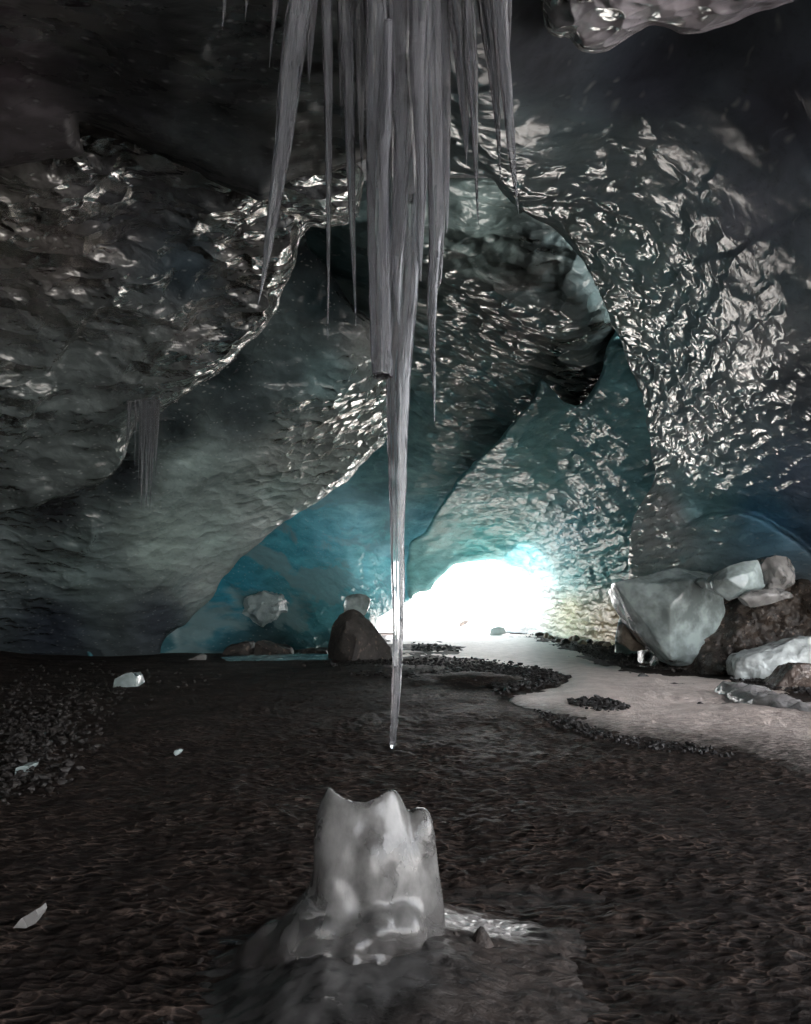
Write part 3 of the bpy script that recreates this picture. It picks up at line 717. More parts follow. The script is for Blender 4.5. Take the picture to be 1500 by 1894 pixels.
# ------------------------------------------------------------------ chunks (ice blocks, boulders, stones)
def hull_mesh(name, pts, sub=3, rough=.04, wl=.4, bevel=.0, seed=0, flat=False, smooth_it=1):
    bm = bmesh.new()
    for p in pts: bm.verts.new(Vector(p))
    r = bmesh.ops.convex_hull(bm, input=bm.verts)
    bmesh.ops.delete(bm, geom=[v for v in bm.verts if not v.link_faces], context='VERTS')
    bmesh.ops.dissolve_limit(bm, angle_limit=R(9), verts=bm.verts, edges=bm.edges)
    if bevel: bmesh.ops.bevel(bm, geom=list(bm.edges), offset=bevel, segments=2, affect='EDGES', profile=.5, clamp_overlap=True)
    bmesh.ops.triangulate(bm, faces=bm.faces)
    for k in range(sub):
        L = sorted(e.calc_length() for e in bm.edges); lim = L[int(len(L)*.35)]
        bmesh.ops.subdivide_edges(bm, edges=[e for e in bm.edges if e.calc_length() > lim], cuts=1, use_grid_fill=False)
        bmesh.ops.triangulate(bm, faces=bm.faces)
    for k in range(smooth_it): bmesh.ops.smooth_vert(bm, verts=bm.verts, factor=.5, use_axis_x=True, use_axis_y=True, use_axis_z=True)
    bm.normal_update()
    v = np.array([w.co[:] for w in bm.verts]); nn = np.array([w.normal[:] for w in bm.verts])
    off = rough*(fbm(v/wl + seed*3.1, 4)) - rough*.5*np.abs(perlin(v/(wl*1.6)+seed+40.))
    v = v + nn*off[:, None]
    for w, c in zip(bm.verts, v): w.co = c
    me = bpy.data.meshes.new(name); bm.to_mesh(me); bm.free()
    for p in me.polygons: p.use_smooth = not flat
    if not flat:
        try: me.set_sharp_from_angle(angle=R(30))
        except Exception: pass
    return me

def chunk(name, outline, d, thick, mat, label, cat, front=(), shrink=.75, group=None, rise=0.0, kind=None, drop=.08, **kw):
    """outline in photo pixels at depth d; front: extra (px, py, nearer by m); the back is the outline shrunk, thick metres behind"""
    o = np.array(outline, float); c = o.mean(0)
    pts = []
    for i, (x, y) in enumerate(o):
        pts.append(P1(x, y, d))
        q = P1(x, y, d); cc = P1(c[0], c[1], d)
        b = cc + (q-cc)*shrink; b[1] += thick; b[2] = b[2] + rise
        pts.append(b)
    for (x, y, k) in front: pts.append(P1(x, y, d-k))
    pts = np.array(pts)
    base = pts[:, 2].min()
    for p in pts:
        if p[2] < base+.06*(pts[:, 2].max()-base): p[2] -= drop
    org = np.array([pts[:, 0].mean(), pts[:, 1].mean(), pts[:, 2].min()])
    me = hull_mesh(name, pts-org, seed=d+c[0]*.013, **kw)
    ob = link(name, me, mat); ob.location = org
    tag(ob, label, cat, group, kind)
    return ob

# depth of a ground pixel
def gd(px, py): return float(G1(px, py)[1])

boulder = chunk('boulder', [(605, 1224), (607, 1192), (614, 1160), (626, 1138), (642, 1128), (654, 1126), (666, 1133), (688, 1153), (706, 1173), (723, 1197), (727, 1222)], 20.4, 1.4, ROCKM,
      'large dark brown pointed boulder beside the icicle tip, in front of the blue ice', 'boulder', front=[(640, 1150, .5), (662, 1145, .35), (690, 1180, .4), (650, 1222, .75), (680, 1222, .55), (630, 1200, .55), (660, 1180, .75), (640, 1165, .6)], sub=4, rough=.05, wl=.5, smooth_it=0)
chunk('ice_chunk', [(634, 1130), (636, 1102), (652, 1096), (668, 1098), (686, 1106), (684, 1124), (676, 1140), (640, 1150)], 24.5, 1.0, BLOCK, 'pale translucent ice lump peeking over the dark boulder', 'ice block', front=[(655, 1110, .25)], sub=3, rough=.06)
chunk('ice_chunk', [(446, 1140), (450, 1112), (462, 1100), (486, 1094), (510, 1096), (522, 1108), (517, 1132), (500, 1150), (478, 1160), (458, 1154)], 24.6, 2.6, simple_mat('cloudy_ice', (.30, .36, .36), (.16, .22, .23), 3, (.3, .5), ((6, .06, .6), (24, .02, .7)), .5),
      'rounded pale grey ice lump frozen into the blue ice wall', 'ice block', front=[(480, 1125, .35), (495, 1115, .3)], sub=4, rough=.12, wl=.35, smooth_it=4)
for ol, l, thick in (([(400, 1216), (418, 1196), (440, 1188), (462, 1186), (466, 1200), (462, 1216)], 'low dark rock at the foot of the blue wall, left of its neighbour', 1.0),
              ([(466, 1214), (470, 1188), (486, 1184), (510, 1190), (536, 1200), (545, 1214)], 'low dark rock with a flat sloping top at the foot of the blue wall', 1.0),
              ([(545, 1214), (556, 1202), (580, 1198), (604, 1204), (608, 1214)], 'lowest dark rock by the left flank of the big boulder', .8)):
    chunk('rock', ol, 22.3, thick, ROCKM, l, 'rock', front=[(np.mean([a[0] for a in ol]), 1205, .2)], group='rocks below the blue ice wall', sub=3, rough=.07, wl=.4)
chunk('ice_shard', [(340, 1222), (362, 1216), (374, 1209), (381, 1212), (380, 1223)], 20.2, .3, BLOCKD, 'small pointed tan ice shard at the foot of the left ice slope', 'ice shard', sub=2, rough=.02)
chunk('ice_shard', [(206, 1270), (212, 1256), (222, 1254), (230, 1246), (238, 1250), (243, 1245), (251, 1252), (255, 1270)], gd(230, 1268), .5, BLOCK, 'jagged pale ice shard standing on the dark gravel at the left', 'ice shard', sub=2, rough=.03, wl=.12, smooth_it=0)
chunk('ice_shard', [(21, 1431), (28, 1420), (40, 1416), (54, 1416), (50, 1424), (34, 1431)], gd(40, 1431), .2, BLOCK, 'flat white ice sliver near the left edge, beside the gravel', 'ice shard', sub=2, rough=.01, wl=.1, smooth_it=0)
chunk('ice_shard', [(24, 1712), (40, 1700), (60, 1694), (66, 1683), (70, 1694), (66, 1708), (48, 1712)], gd(45, 1712), .10, BLOCKD, 'thin upturned ice flake on the dark silt at lower left', 'ice shard', sub=2, rough=.006, wl=.06, smooth_it=0, drop=.01)
chunk('ice_shard', [(319, 1394), (322, 1388), (330, 1387), (335, 1391), (331, 1396), (324, 1397)], gd(327, 1396), .12, BLOCK, 'tiny round clear ice bead lying on the dark silt', 'ice shard', sub=2, rough=.004, wl=.05, drop=.01)

# right-hand ice blocks
chunk('ice_block', [(1135, 1076), (1160, 1070), (1200, 1066), (1248, 1050), (1300, 1056), (1330, 1066), (1345, 1130), (1325, 1205), (1290, 1226), (1240, 1224), (1222, 1216), (1196, 1192), (1178, 1168), (1160, 1130), (1146, 1100)], 16.3, 1.6, BLOCK,
      'big pale green ice block with a bright rounded left edge leaning on the dirty bank', 'ice block', front=[(1190, 1078, .25), (1225, 1080, .5), (1240, 1120, .75), (1250, 1170, .6), (1240, 1216, .55), (1280, 1075, .6)], sub=4, rough=.04, wl=.6, bevel=.03, smooth_it=0)
chunk('ice_block', [(1318, 1074), (1345, 1048), (1372, 1038), (1402, 1036), (1416, 1086), (1408, 1092), (1378, 1095), (1345, 1104), (1324, 1092)], 14.2, .7, BLOCK, 'squarish grey ice block perched on the dirty bank', 'ice block', front=[(1345, 1070, .3), (1395, 1056, .25), (1375, 1090, .3)], sub=3, rough=.025, wl=.3, bevel=.02, smooth_it=0)
chunk('ice_block', [(1408, 1050), (1412, 1032), (1434, 1022), (1462, 1034), (1474, 1052), (1472, 1085), (1440, 1092), (1418, 1088)], 14.3, .7, BLOCKD, 'dark clear ice block behind the squarish one on the bank', 'ice block', front=[(1440, 1050, .25), (1455, 1070, .2)], sub=3, rough=.05, wl=.3, bevel=.03)
chunk('ice_block', [(1368, 1104), (1392, 1092), (1440, 1088), (1466, 1094), (1470, 1106), (1440, 1112), (1410, 1112), (1388, 1118)], 13.9, .5, BLOCKD, 'long low ice piece lying below the two perched blocks', 'ice block', front=[(1420, 1100, .15)], sub=3, rough=.03, wl=.25, bevel=.03)
chunk('ice_block', [(1286, 1076), (1300, 1066), (1318, 1070), (1319, 1080), (1300, 1084)], 15.6, .4, BLOCK, 'small ice piece wedged left of the squarish block', 'ice block', front=[(1303, 1075, .1)], sub=3, rough=.03, wl=.2)
chunk('ice_block', [(1357, 1254), (1362, 1226), (1368, 1214), (1400, 1202), (1450, 1186), (1500, 1176), (1600, 1170), (1620, 1250), (1500, 1250), (1440, 1250), (1400, 1254)], gd(1380, 1256)-.1, 1.0, WHITE, 'long white ice slab lying on the ground at the right edge', 'ice block', front=[(1400, 1225, .2), (1480, 1210, .3), (1440, 1250, .35)], sub=4, rough=.05, wl=.35, bevel=.05)
chunk('ice_block', [(1432, 1274), (1450, 1252), (1474, 1230), (1490, 1226), (1540, 1240), (1560, 1272), (1500, 1266), (1460, 1275)], gd(1440, 1276), .7, simple_mat('brown_ice', (.17, .13, .112), (.075, .058, .05), 5, (.08, .3), ((8, .06, .7), (26, .025, .8)), .8, speck=(12, .6, (.3, .26, .23))), 'brownish wedge of ice in front of the long white slab', 'ice block', front=[(1490, 1250, .2)], sub=3, rough=.04, wl=.25, bevel=.03)
# scatter of pale stones below the tan wall
for k in range(16):
    x = 1000 + k*11.5 + random.uniform(-4, 4); y = 1178 + (x-1000)*.16 + random.uniform(-4, 5); w = random.uniform(6, 13); h = random.uniform(6, 14)
    if x > 1150: w *= 1.5; h *= 1.6
    ol = [(x-w, y), (x-w*.8, y-h*.6), (x-w*.2, y-h), (x+w*.5, y-h*.85), (x+w, y-h*.3), (x+w*.9, y)]
    chunk('stone', ol, gd(x, y), .35, ROCKL if k % 4 else ROCKM, 'pale rounded stone in the row under the tan scalloped wall right of the cave mouth' if k % 4 else 'dark stone among the pale ones under the tan scalloped wall', 'stone', group='stones below the tan wall' if k % 4 else 'dark stones below the tan wall', sub=2, rough=.04, wl=.2, smooth_it=2)
chunk('stone', [(1150, 1192), (1148, 1160), (1160, 1150), (1176, 1162), (1190, 1186), (1198, 1200), (1172, 1200)], 17.6, .6, ROCKL, 'pale knobbly stone stack at the foot of the big green ice block', 'stone', front=[(1170, 1180, .2)], sub=3, rough=.06, wl=.2)
chunk('rock', [(847, 1158), (850, 1151), (858, 1147), (868, 1146), (869, 1151), (862, 1156), (852, 1159)], 53, .6, ROCKM, 'small dark rock lying on the bright snow in the cave mouth', 'rock', sub=2, rough=.05)
chunk('snow_block', [(763, 1150), (766, 1130), (780, 1117), (800, 1118), (822, 1128), (820, 1138), (800, 1142), (796, 1150)], 56, 1.6, SNOW, 'white snow block with a dirty base just outside the cave mouth', 'snow block', front=[(790, 1132, .4)], sub=3, rough=.12)
chunk('snow_block', [(904, 1176), (908, 1162), (922, 1157), (934, 1162), (938, 1174)], 39.5, .8, SNOW, 'low white snow lump at the right side of the cave mouth', 'snow block', sub=3, rough=.05)
chunk('stone', [(600, 1), (600, 1), (601, 2)], 5, .1, ROCKM, '', '') if False else None

# dark single stones on the snow
for (x, y, w, l) in ((1058, 1336, 9, 'dark pebble on the snow edge below the black gravel patch'), (1300, 1304, 8, 'dark pebble beside the glossy ice rill'), (1190, 1252, 12, 'flat dark stone on the upper snow path'), (1430, 1327, 5, 'tiny dark pebble at the rim of the glossy rill'),
                     (1112, 1300, 7, 'dark pebble just above the black gravel patch'), (1180, 1331, 6, 'dark pebble right of the black gravel patch')):
    h = w*.55
    chunk('pebble', [(x-w, y), (x-w*.6, y-h), (x+w*.2, y-h*1.15), (x+w, y-h*.3), (x+w*.8, y)], gd(x, y), .12, ROCKD, l, 'pebble', sub=2, rough=.015, wl=.1)

# glossy rill
def blob_mesh(name, path, segs=20, noise_amp=.02, seed=0):
    """flattened tube through (px, py, rx, rz) stations lying on the ground"""
    st = np.array(path, float); c = spline(st, 8, False)
    g = G(c[:, 0], c[:, 1]); n = len(c); V = []
    for i in range(n):
        t = g[min(i+1, n-1)]-g[max(i-1, 0)]; t /= np.linalg.norm(t); s = np.array([t[1], -t[0], 0])
        for k in range(segs):
            a = 2*math.pi*k/segs
            V.append(g[i] + s*math.cos(a)*c[i, 2] + np.array([0, 0, math.sin(a)*c[i, 3]]))
    V = np.array(V); V = V + noise_amp*np.stack([fbm(V/.25+seed, 3), fbm(V/.25+seed+9, 3), 1.5*fbm(V/.22+seed+19, 3)], 1)
    i, k = np.meshgrid(np.arange(n-1), np.arange(segs), indexing='ij')
    f = np.stack([i*segs+k, i*segs+(k+1) % segs, (i+1)*segs+(k+1) % segs, (i+1)*segs+k], -1).reshape(-1, 4)
    return np_mesh(name, V, f)
tag(link('ice_rill', blob_mesh('ice_rill', [(1338, 1282, .02, .02), (1346, 1284, .22, .16), (1375, 1292, .30, .22), (1420, 1306, .30, .18), (1470, 1318, .26, .15), (1530, 1330, .24, .14), (1650, 1350, .2, .1)], noise_amp=.04), RILL),
    'low wet glossy ice hump on the snow at the right edge', 'ice')

# ------------------------------------------------------------------ gravel (uncountable)
_ico = bmesh.new(); bmesh.ops.create_icosphere(_ico, subdivisions=1, radius=1)
ICO_V = np.array([v.co[:] for v in _ico.verts]); ICO_F = np.array([[v.index for v in f.verts] for f in _ico.faces]); _ico.free()
def gravel(name, label, areas, mat, seed, feather=12):
    rg = np.random.RandomState(seed); VV = []; FF = []; c = 0
    for (poly, n, s0, s1, z0) in areas:
        poly = np.array(poly, float); lo, hi = poly.min(0), poly.max(0); k = 0
        while k < n:
            x, y = rg.uniform(lo, hi)
            if not inside(np.array([x]), np.array([y]), poly)[0]: continue
            d, _, _, _, _ = nearest(np.array([x]), np.array([y]), poly)
            if rg.rand() > .08 + (d[0]/feather)**1.3: continue
            g = G1(x, y); s = s0 + (s1-s0)*rg.rand()**2.5
            sc = s*rg.uniform(.6, 1.3, 3)*np.array([1, 1, .65])
            v = ICO_V*(1+.28*rg.normal(size=(len(ICO_V), 1)))*sc
            a = rg.uniform(0, 6.28); ca, sa = math.cos(a), math.sin(a)
            v = np.stack([v[:, 0]*ca-v[:, 1]*sa, v[:, 0]*sa+v[:, 1]*ca, v[:, 2]], 1) + g + np.array([0, 0, z0+s*.25])
            VV.append(v); FF.append(ICO_F+c); c += len(v); k += 1
    o = link(name, np_mesh(name, np.concatenate(VV), np.concatenate(FF), False), mat)
    tag(o, label, 'gravel', kind='stuff'); return o
gravel('gravel', 'black gravel patch lying on the pale snow path', [([(1050, 1302), (1075, 1295), (1110, 1294), (1130, 1300), (1160, 1308), (1165, 1318), (1130, 1324), (1090, 1318), (1060, 1310)], 420, .015, .055, .04)], ROCKD, 1)
gravel('gravel', 'black gravel along the near edge of the pale snow path', [([(985, 1310), (1040, 1322), (1130, 1356), (1200, 1366), (1290, 1376), (1360, 1392), (1365, 1404), (1290, 1396), (1180, 1384), (1080, 1362), (1000, 1334)], 800, .006, .03, .0)], ROCKD, 2, 30)
gravel('gravel', 'dark gravel bank between the boulder and the snow path', [([(600, 1226), (740, 1216), (840, 1216), (930, 1224), (1010, 1236), (1055, 1254), (1030, 1270), (960, 1284), (930, 1290), (900, 1270), (800, 1262), (640, 1250)], 3600, .012, .06, .02), ([(760, 1190), (850, 1196), (858, 1206), (760, 1206)], 300, .015, .06, .03)], ROCKD, 3, 40)
gravel('gravel', 'grey gravel strip below the tan wall and big ice block', [([(940, 1166), (1010, 1178), (1050, 1190), (1140, 1188), (1200, 1205), (1240, 1222), (1340, 1240), (1350, 1252), (1240, 1246), (1130, 1234), (1060, 1206), (990, 1186)], 1800, .015, .06, .04)], ROCKM, 4)
gravel('gravel', 'dark wet gravel around the brown ice wedge at right', [([(1340, 1256), (1440, 1250), (1540, 1270), (1540, 1300), (1440, 1280), (1360, 1268)], 500, .012, .05, .03)], ROCKD, 5)
gravel('gravel', 'dark stony gravel along the left side of the cave floor', [([(-60, 1215), (180, 1222), (420, 1226), (600, 1228), (620, 1250), (440, 1262), (300, 1290), (220, 1340), (160, 1420), (120, 1470), (-60, 1510)], 2200, .006, .042, .015)], GRAV, 6, 110)

# ------------------------------------------------------------------ stalagmite and mound
D0 = 2.95
def wx(px, d=D0): return (px-W/2)/F*d/(CP - 0*SP)

def lofted(levels, rim=None, segs=56, cup=True, seed=0, amp=.02):
    """levels: (pxl, pxr, py, depth half) from base to top in photo pixels at D0; rim: fn(angle) -> extra height at the top"""
    lv = spline(np.array(levels, float), 5, False)
    V = []; n = len(lv)
    for i, (l, r, y, dh) in enumerate(lv):
        pl = P1(l, y, D0); pr = P1(r, y, D0); c = (pl+pr)/2; hw = (pr[0]-pl[0])/2
        t = i/(n-1)
        for k in range(segs):
            a = 2*math.pi*k/segs
            w = 1 + .06*math.sin(3*a+1.3+2*t)
            x = c[0]+hw*math.cos(a)*(1+.0*w); yy = c[1]+dh*math.sin(a)*w; z = c[2]
            if rim: z += rim(a)*max(0, (t-.72)/.28)**1.6
            V.append((x, yy, z))
    if cup:   # inner wall of the hollow top
        l, r, y, dh = lv[-1]
        pl = P1(l, y, D0); pr = P1(r, y, D0); c = (pl+pr)/2; hw = (pr[0]-pl[0])/2
        for (q, dz) in ((.72, -.03), (.45, -.06), (.2, -.07)):
            for k in range(segs):
                a = 2*math.pi*k/segs
                V.append((c[0]+hw*q*math.cos(a), c[1]+dh*q*math.sin(a), c[2]+dz+(rim(a)*q*.5 if rim else 0)))
        n += 3
    V = np.array(V)
    V = V + amp*np.stack([fbm(V/.27+seed, 2), fbm(V/.27+seed+7, 2), .2*fbm(V/.27+seed+13, 2)], 1)
    i, k = np.meshgrid(np.arange(n-1), np.arange(segs), indexing='ij')
    f = np.stack([i*segs+k, i*segs+(k+1) % segs, (i+1)*segs+(k+1) % segs, (i+1)*segs+k], -1).reshape(-1, 4)
    return V, f, n, segs

def stalagmite():
    bm = bmesh.new()
    def addloft(args):
        V, f, n, s = args
        vs = [bm.verts.new(v) for v in V]
        for q in f: bm.faces.new([vs[i] for i in q])
        bm.faces.new([vs[i] for i in range(s)][::-1]); bm.faces.new([vs[(n-1)*s+i] for i in range(s)])
    def rim(a):   # two horns, left and right of the middle, with a saddle between
        return .050*math.exp(-((a-math.pi*1.12)/.62)**2) + .046*math.exp(-((a-5.65)/.58)**2) + .046*math.exp(-((a+.63)/.58)**2) - .055*max(0, math.sin(a)) + .008*max(0, -math.sin(a))
    main = [(385, 850, 1850, .36), (436, 830, 1785, .31), (482, 806, 1738, .27), (522, 800, 1702, .24), (547, 797, 1670, .215), (570, 790, 1640, .20), (580, 783, 1600, .185), (584, 770, 1555, .172), (590, 757, 1515, .150), (599, 746, 1487, .128), (608, 737, 1471, .108)]
    addloft(lofted(main, rim, seed=1, amp=.012))
    lobe = [(735, 835, 1800, .12), (735, 824, 1750, .105), (742, 820, 1700, .095), (748, 814, 1650, .085), (750, 809, 1600, .078), (750, 806, 1560, .07), (751, 802, 1530, .06), (755, 797, 1508, .046), (764, 788, 1495, .026)]
    V, f, n, s = lofted(lobe, None, 32, False, 4, .006)
    V[:, 1] += .01
    addloft((V, f, n, s))
    # front toe, bulbs and the left skirt
    for (px, py, dd, r, sz) in ((590, 1760, -.08, .15, .8), (545, 1765, -.04, .125, .85), (510, 1770, -.02, .11, .85), (450, 1785, .0, .09, .8), (425, 1792, .0, .08, .75), (660, 1745, -.21, .075, 1.0), (700, 1730, -.20, .07, 1.3), (745, 1725, -.16, .075, 1.2), (620, 1735, -.16, .09, 1.0), (655, 1780, -.25, .05, .8), (700, 1775, -.24, .045, .7), (560, 1750, -.12, .10, .8), (480, 1770, -.03, .09, .8), (690, 1620, -.10, .10, 2.1), (630, 1650, -.09, .09, 1.7),
                                 (400, 1795, .0, .07, .7), (366, 1800, .02, .06, .8), (505, 1745, .02, .085, .9)):
        r0 = bmesh.ops.create_icosphere(bm, subdivisions=3, radius=r)
        c = P1(px, py, D0+dd)
        for v in r0['verts']: v.co = Vector((v.co.x, v.co.y, v.co.z*sz)) + Vector(c)
    bmesh.ops.recalc_face_normals(bm, faces=bm.faces)
    me = bpy.data.meshes.new('stalagmite_src'); bm.to_mesh(me); bm.free()
    tmp = bpy.data.objects.new('stalagmite_src', me); COL.objects.link(tmp)
    m = tmp.modifiers.new('r', 'REMESH'); m.mode = 'VOXEL'; m.voxel_size = .0085; m.use_smooth_shade = True
    s = tmp.modifiers.new('s', 'SMOOTH'); s.factor = .5; s.iterations = 30
    dg = bpy.context.evaluated_depsgraph_get(); dg.update()
    me2 = bpy.data.meshes.new_from_object(tmp.evaluated_get(dg)); me2.name = 'stalagmite'
    bpy.data.objects.remove(tmp)
    v = np.empty(len(me2.vertices)*3, np.float32); me2.vertices.foreach_get('co', v); v = v.reshape(-1, 3).astype(float)
    org = np.array([P1(690, 1780, D0)[0], D0, 0.0])
    nn = np.empty(len(me2.vertices)*3, np.float32); me2.vertices.foreach_get('normal', nn); nn = nn.reshape(-1, 3)
    v = v + nn*(.008*fbm(v*np.array([1, 1, .5])/.2, 2) + .0008*fbm(v/.05, 2))[:, None] - org
    me2.vertices.foreach_set('co', v.astype(np.float32).ravel())
    for p in me2.polygons: p.use_smooth = True
    me2.materials.clear()
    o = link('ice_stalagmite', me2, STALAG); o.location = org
    tag(o, 'milky grey ice stalagmite with a two-horned hollow top on the dark floor', 'stalagmite')
stalagmite()

def mound():
    xs = np.arange(-2.6, 2.6, .012); ys = np.arange(1.0, 4.4, .014)
    X, Y = np.meshgrid(xs, ys); x, y = X.ravel(), Y.ravel()
    crest = [(60, 1850), (200, 1838), (300, 1806), (370, 1780), (440, 1772), (480, 1756), (520, 1738), (560, 1718), (620, 1704), (700, 1700), (800, 1715), (900, 1740), (1000, 1756), (1100, 1780), (1170, 1805), (1260, 1850), (1400, 1890)]
    cp = np.array([P1(a, b, D0+.02) for a, b in crest])
    h = np.interp(x, cp[:, 0], cp[:, 2], left=-.12, right=-.12); h = h + .02*perlin(np.stack([x*5, y*2, x*0], 1))
    yc = D0+.02 + .10*np.abs(x)+.10*perlin(np.stack([x*1.6, x*0, x*0], 1))
    dy = y-yc
    back = np.exp(-(np.clip(dy, 0, 9)/.34)**2)
    front = 1/(1+(np.clip(-dy, 0, 9)/.85)**2)
    z = (h+.05)*np.where(dy > 0, back, front) - .05
    gx = P1(885, 1712, D0+.2)[0]; pl = np.exp(-((x-gx)/.26)**4)*(dy > 0)*np.clip(1-(dy-.42)/.15, 0, 1)
    z = np.where(dy > 0, z*(1-pl) + pl*(h - .15*dy), z)
    z += .012*fbm(np.stack([x*3, y*3, x*0], 1), 4) + .008*fbm(np.stack([x*11, y*14, x*0], 1), 3)
    f1, e1 = cells2(x/.10+.4*perlin(np.stack([x*3, y*3, x*0], 1)), y/.075)
    z += .012*np.sqrt(f1)*np.clip(1-(h+.05)/.2, .15, 1)
    gx, gy = P1(880, 1712, D0+.22)[:2]; z += np.exp(-((x-gx)/.24)**2-((y-gy)/.16)**2)*(.010*perlin(np.stack([x*9, y*24, x*0], 1)))
    nx, ny = len(xs), len(ys); idx = np.arange(nx*ny).reshape(ny, nx)
    f = np.stack([idx[:-1, :-1], idx[:-1, 1:], idx[1:, 1:], idx[1:, :-1]], -1).reshape(-1, 4)
    me = np_mesh('ice_mound', np.stack([x, y, z], 1), f)
    cx = P1(590, 1760, D0)[0]
    add_val(me, 'ice', 1.2*np.exp(-((x-cx+.12)/.62)**2-((y-D0+.25)/.5)**2))
    gx, gy = P1(880, 1712, D0+.22)[:2]
    add_val(me, 'wet', 1.1*np.exp(-((x-gx)/.24)**2-((y-gy)/.17)**2))
    tag(link('ice_mound', me, MOUND), kind='structure')
mound()
for (px, py, r, hgt, l) in ((890, 1742, .042, .085, 'small dark pointed ice nub right of the stalagmite'), (842, 1745, .045, .07, 'rounded dark ice nub touching the right foot of the stalagmite'), (372, 1792, .05, .07, 'dark ice nub on the ridge left of the stalagmite'), (1035, 1772, .04, .045, 'low ice bump on the ridge far right of the stalagmite')):
    bm = bmesh.new(); bmesh.ops.create_icosphere(bm, subdivisions=4, radius=1)
    v = np.array([w.co[:] for w in bm.verts]); up = np.clip(v[:, 2], 0, 1)
    v = v*np.array([r, r, hgt]); v[:, :2] *= (1.25-.75*up**1.4)[:, None]; v += .008*np.stack([fbm(v/.05+px, 3)]*3, 1)
    for w, c in zip(bm.verts, v): w.co = c
    me = bpy.data.meshes.new('ice_nub'); bm.to_mesh(me); bm.free()
    for p in me.polygons: p.use_smooth = True
    o = link('ice_nub', me, MOUND); c = P1(px, py, D0+.0); c[2] -= .03; o.location = c; tag(o, l, 'ice nub')

# ------------------------------------------------------------------ icicles
def icicle(stations, d, label, group='icicles hanging over the stalagmite', segs=28, flute=.10, tip=True, seed=0, mat=None, dtop=None, hollow=False, flat=1.0, name='icicle'):
    """stations: (px, py, width px) from top to tip"""
    st = np.array(stations, float)
    c = spline(st, 14, False); n = len(c)
    rg = np.random.RandomState(seed+100)
    ph = rg.uniform(0, 6.28, 6); kf = rg.randint(3, 9, 6); am = rg.uniform(.3, 1, 6); am *= flute/np.sum(am)*1.6
    V = []
    tt = np.linspace(0, 1, n)
    wob = fbm(np.stack([tt*16, tt*0+seed*1.7, tt*0], 1), 4)
    for i, (px, py, w) in enumerate(c):
        dd = d if dtop is None else dtop+(d-dtop)*tt[i]
        p = P1(px, py, dd); r = max(w, .3)/2/F*dd*(1+.035*wob[i])
        for k in range(segs):
            a = 2*math.pi*k/segs
            q = 1 + sum(am[j]*math.cos(kf[j]*a+ph[j]+.6*math.sin(3*tt[i]+ph[j])) for j in range(6))
            V.append((p[0]+r*q*math.cos(a), p[1]+flat*r*q*math.sin(a), p[2]))
    V = np.array(V)
    rr = np.repeat(np.maximum(c[:, 2], .3)/2/F*d, segs)
    nz = fbm(np.stack([V[:, 0]/.02, V[:, 1]/.02, V[:, 2]/.10], 1)+seed, 3)
    cen = np.repeat(np.array([[V[i*segs:(i+1)*segs, 0].mean(), V[i*segs:(i+1)*segs, 1].mean()] for i in range(n)]), segs, 0)
    V[:, :2] += (V[:, :2]-cen)*(.05*nz)[:, None]
    faces = []
    for i in range(n-1):
        for k in range(segs): faces.append((i*segs+k, (i+1)*segs+k, (i+1)*segs+(k+1) % segs, i*segs+(k+1) % segs))
    bm = bmesh.new(); vs = [bm.verts.new(v) for v in V]
    for f in faces: bm.faces.new([vs[i] for i in f])
    last = vs[(n-1)*segs:]; lc = V[(n-1)*segs:].mean(0)
    if hollow:      # a broken tube: short inner wall going up
        prev = last
        for (q, up) in ((.95, -.006), (.84, -.004), (.6, .006), (.25, .009)):
            ring = [bm.verts.new(lc+(np.array(v.co[:])-lc)*np.array([q, q, 1])+np.array([0, 0, up])) for v in last]
            for k in range(segs): bm.faces.new((prev[k], ring[k], ring[(k+1) % segs], prev[(k+1) % segs]))
            prev = ring
        bm.faces.new(prev)
    else:
        cv = bm.verts.new(lc-np.array([0, 0, rr[-1]*.8]))
        for k in range(segs): bm.faces.new((last[k], cv, last[(k+1) % segs]))
    bm.faces.new(vs[:segs][::-1])
    bmesh.ops.recalc_face_normals(bm, faces=bm.faces)
    top = V[:segs].mean(0)
    for v in bm.verts: v.co -= Vector(top)
    me = bpy.data.meshes.new(name); bm.to_mesh(me); bm.free()
    for p in me.polygons: p.use_smooth = True
    o = link(name, me, mat or ICICLE); o.location = top
    tag(o, label, 'icicle', group); return o

icicle([(772, -160, 100.8), (768, 0, 80.64), (762, 200, 70.56), (757, 400, 57.12), (748, 560, 50.4), (738, 700, 46.2), (736, 800, 39.48), (736, 900, 31.92), (735.5, 1000, 25.2), (737, 1100, 24), (736.5, 1160, 19), (735, 1230, 17.5), (731, 1310, 14), (726, 1375, 11.5), (725.5, 1384, 7)], 2.95,
       'longest icicle, its thin tip reaching down almost to the stalagmite', seed=1, flute=.09, segs=40)
icicle([(694, -160, 55.44), (696, 0, 50.4), (697, 200, 47.04), (699, 400, 45.36), (702, 550, 42.84), (705, 660, 40.32), (707, 694, 38.64)], 2.80, 'thick icicle broken off flat like a tube in front of the longest one', seed=2, flute=.12, hollow=True, segs=36)
icicle([(790, -160, 52.08), (795, 0, 45.36), (802, 200, 35.28), (806, 400, 28.56), (803, 480, 21.84), (799, 560, 19), (800, 640, 12), (803, 720, 6), (803.5, 782, 1)], 2.9, 'slender icicle just right of the longest one, pointed tip', seed=3)
icicle([(735, -160, 58.8), (738, 0, 52.08), (741, 120, 47.04), (742, 250, 33.6), (738, 400, 26.88), (732, 500, 22), (735, 560, 10), (737, 600, 2)], 2.84, 'rough cloudy icicle wedged between the broken tube and the longest one', seed=4, flute=.2)
icicle([(772, -160, 50.4), (774, 60, 42), (772, 110, 38.64), (776, 250, 25.2), (778, 350, 20), (776, 430, 14), (778, 520, 2)], 2.78, 'knobbly icicle with a swollen shoulder on the front of the cluster', seed=5, flute=.2)
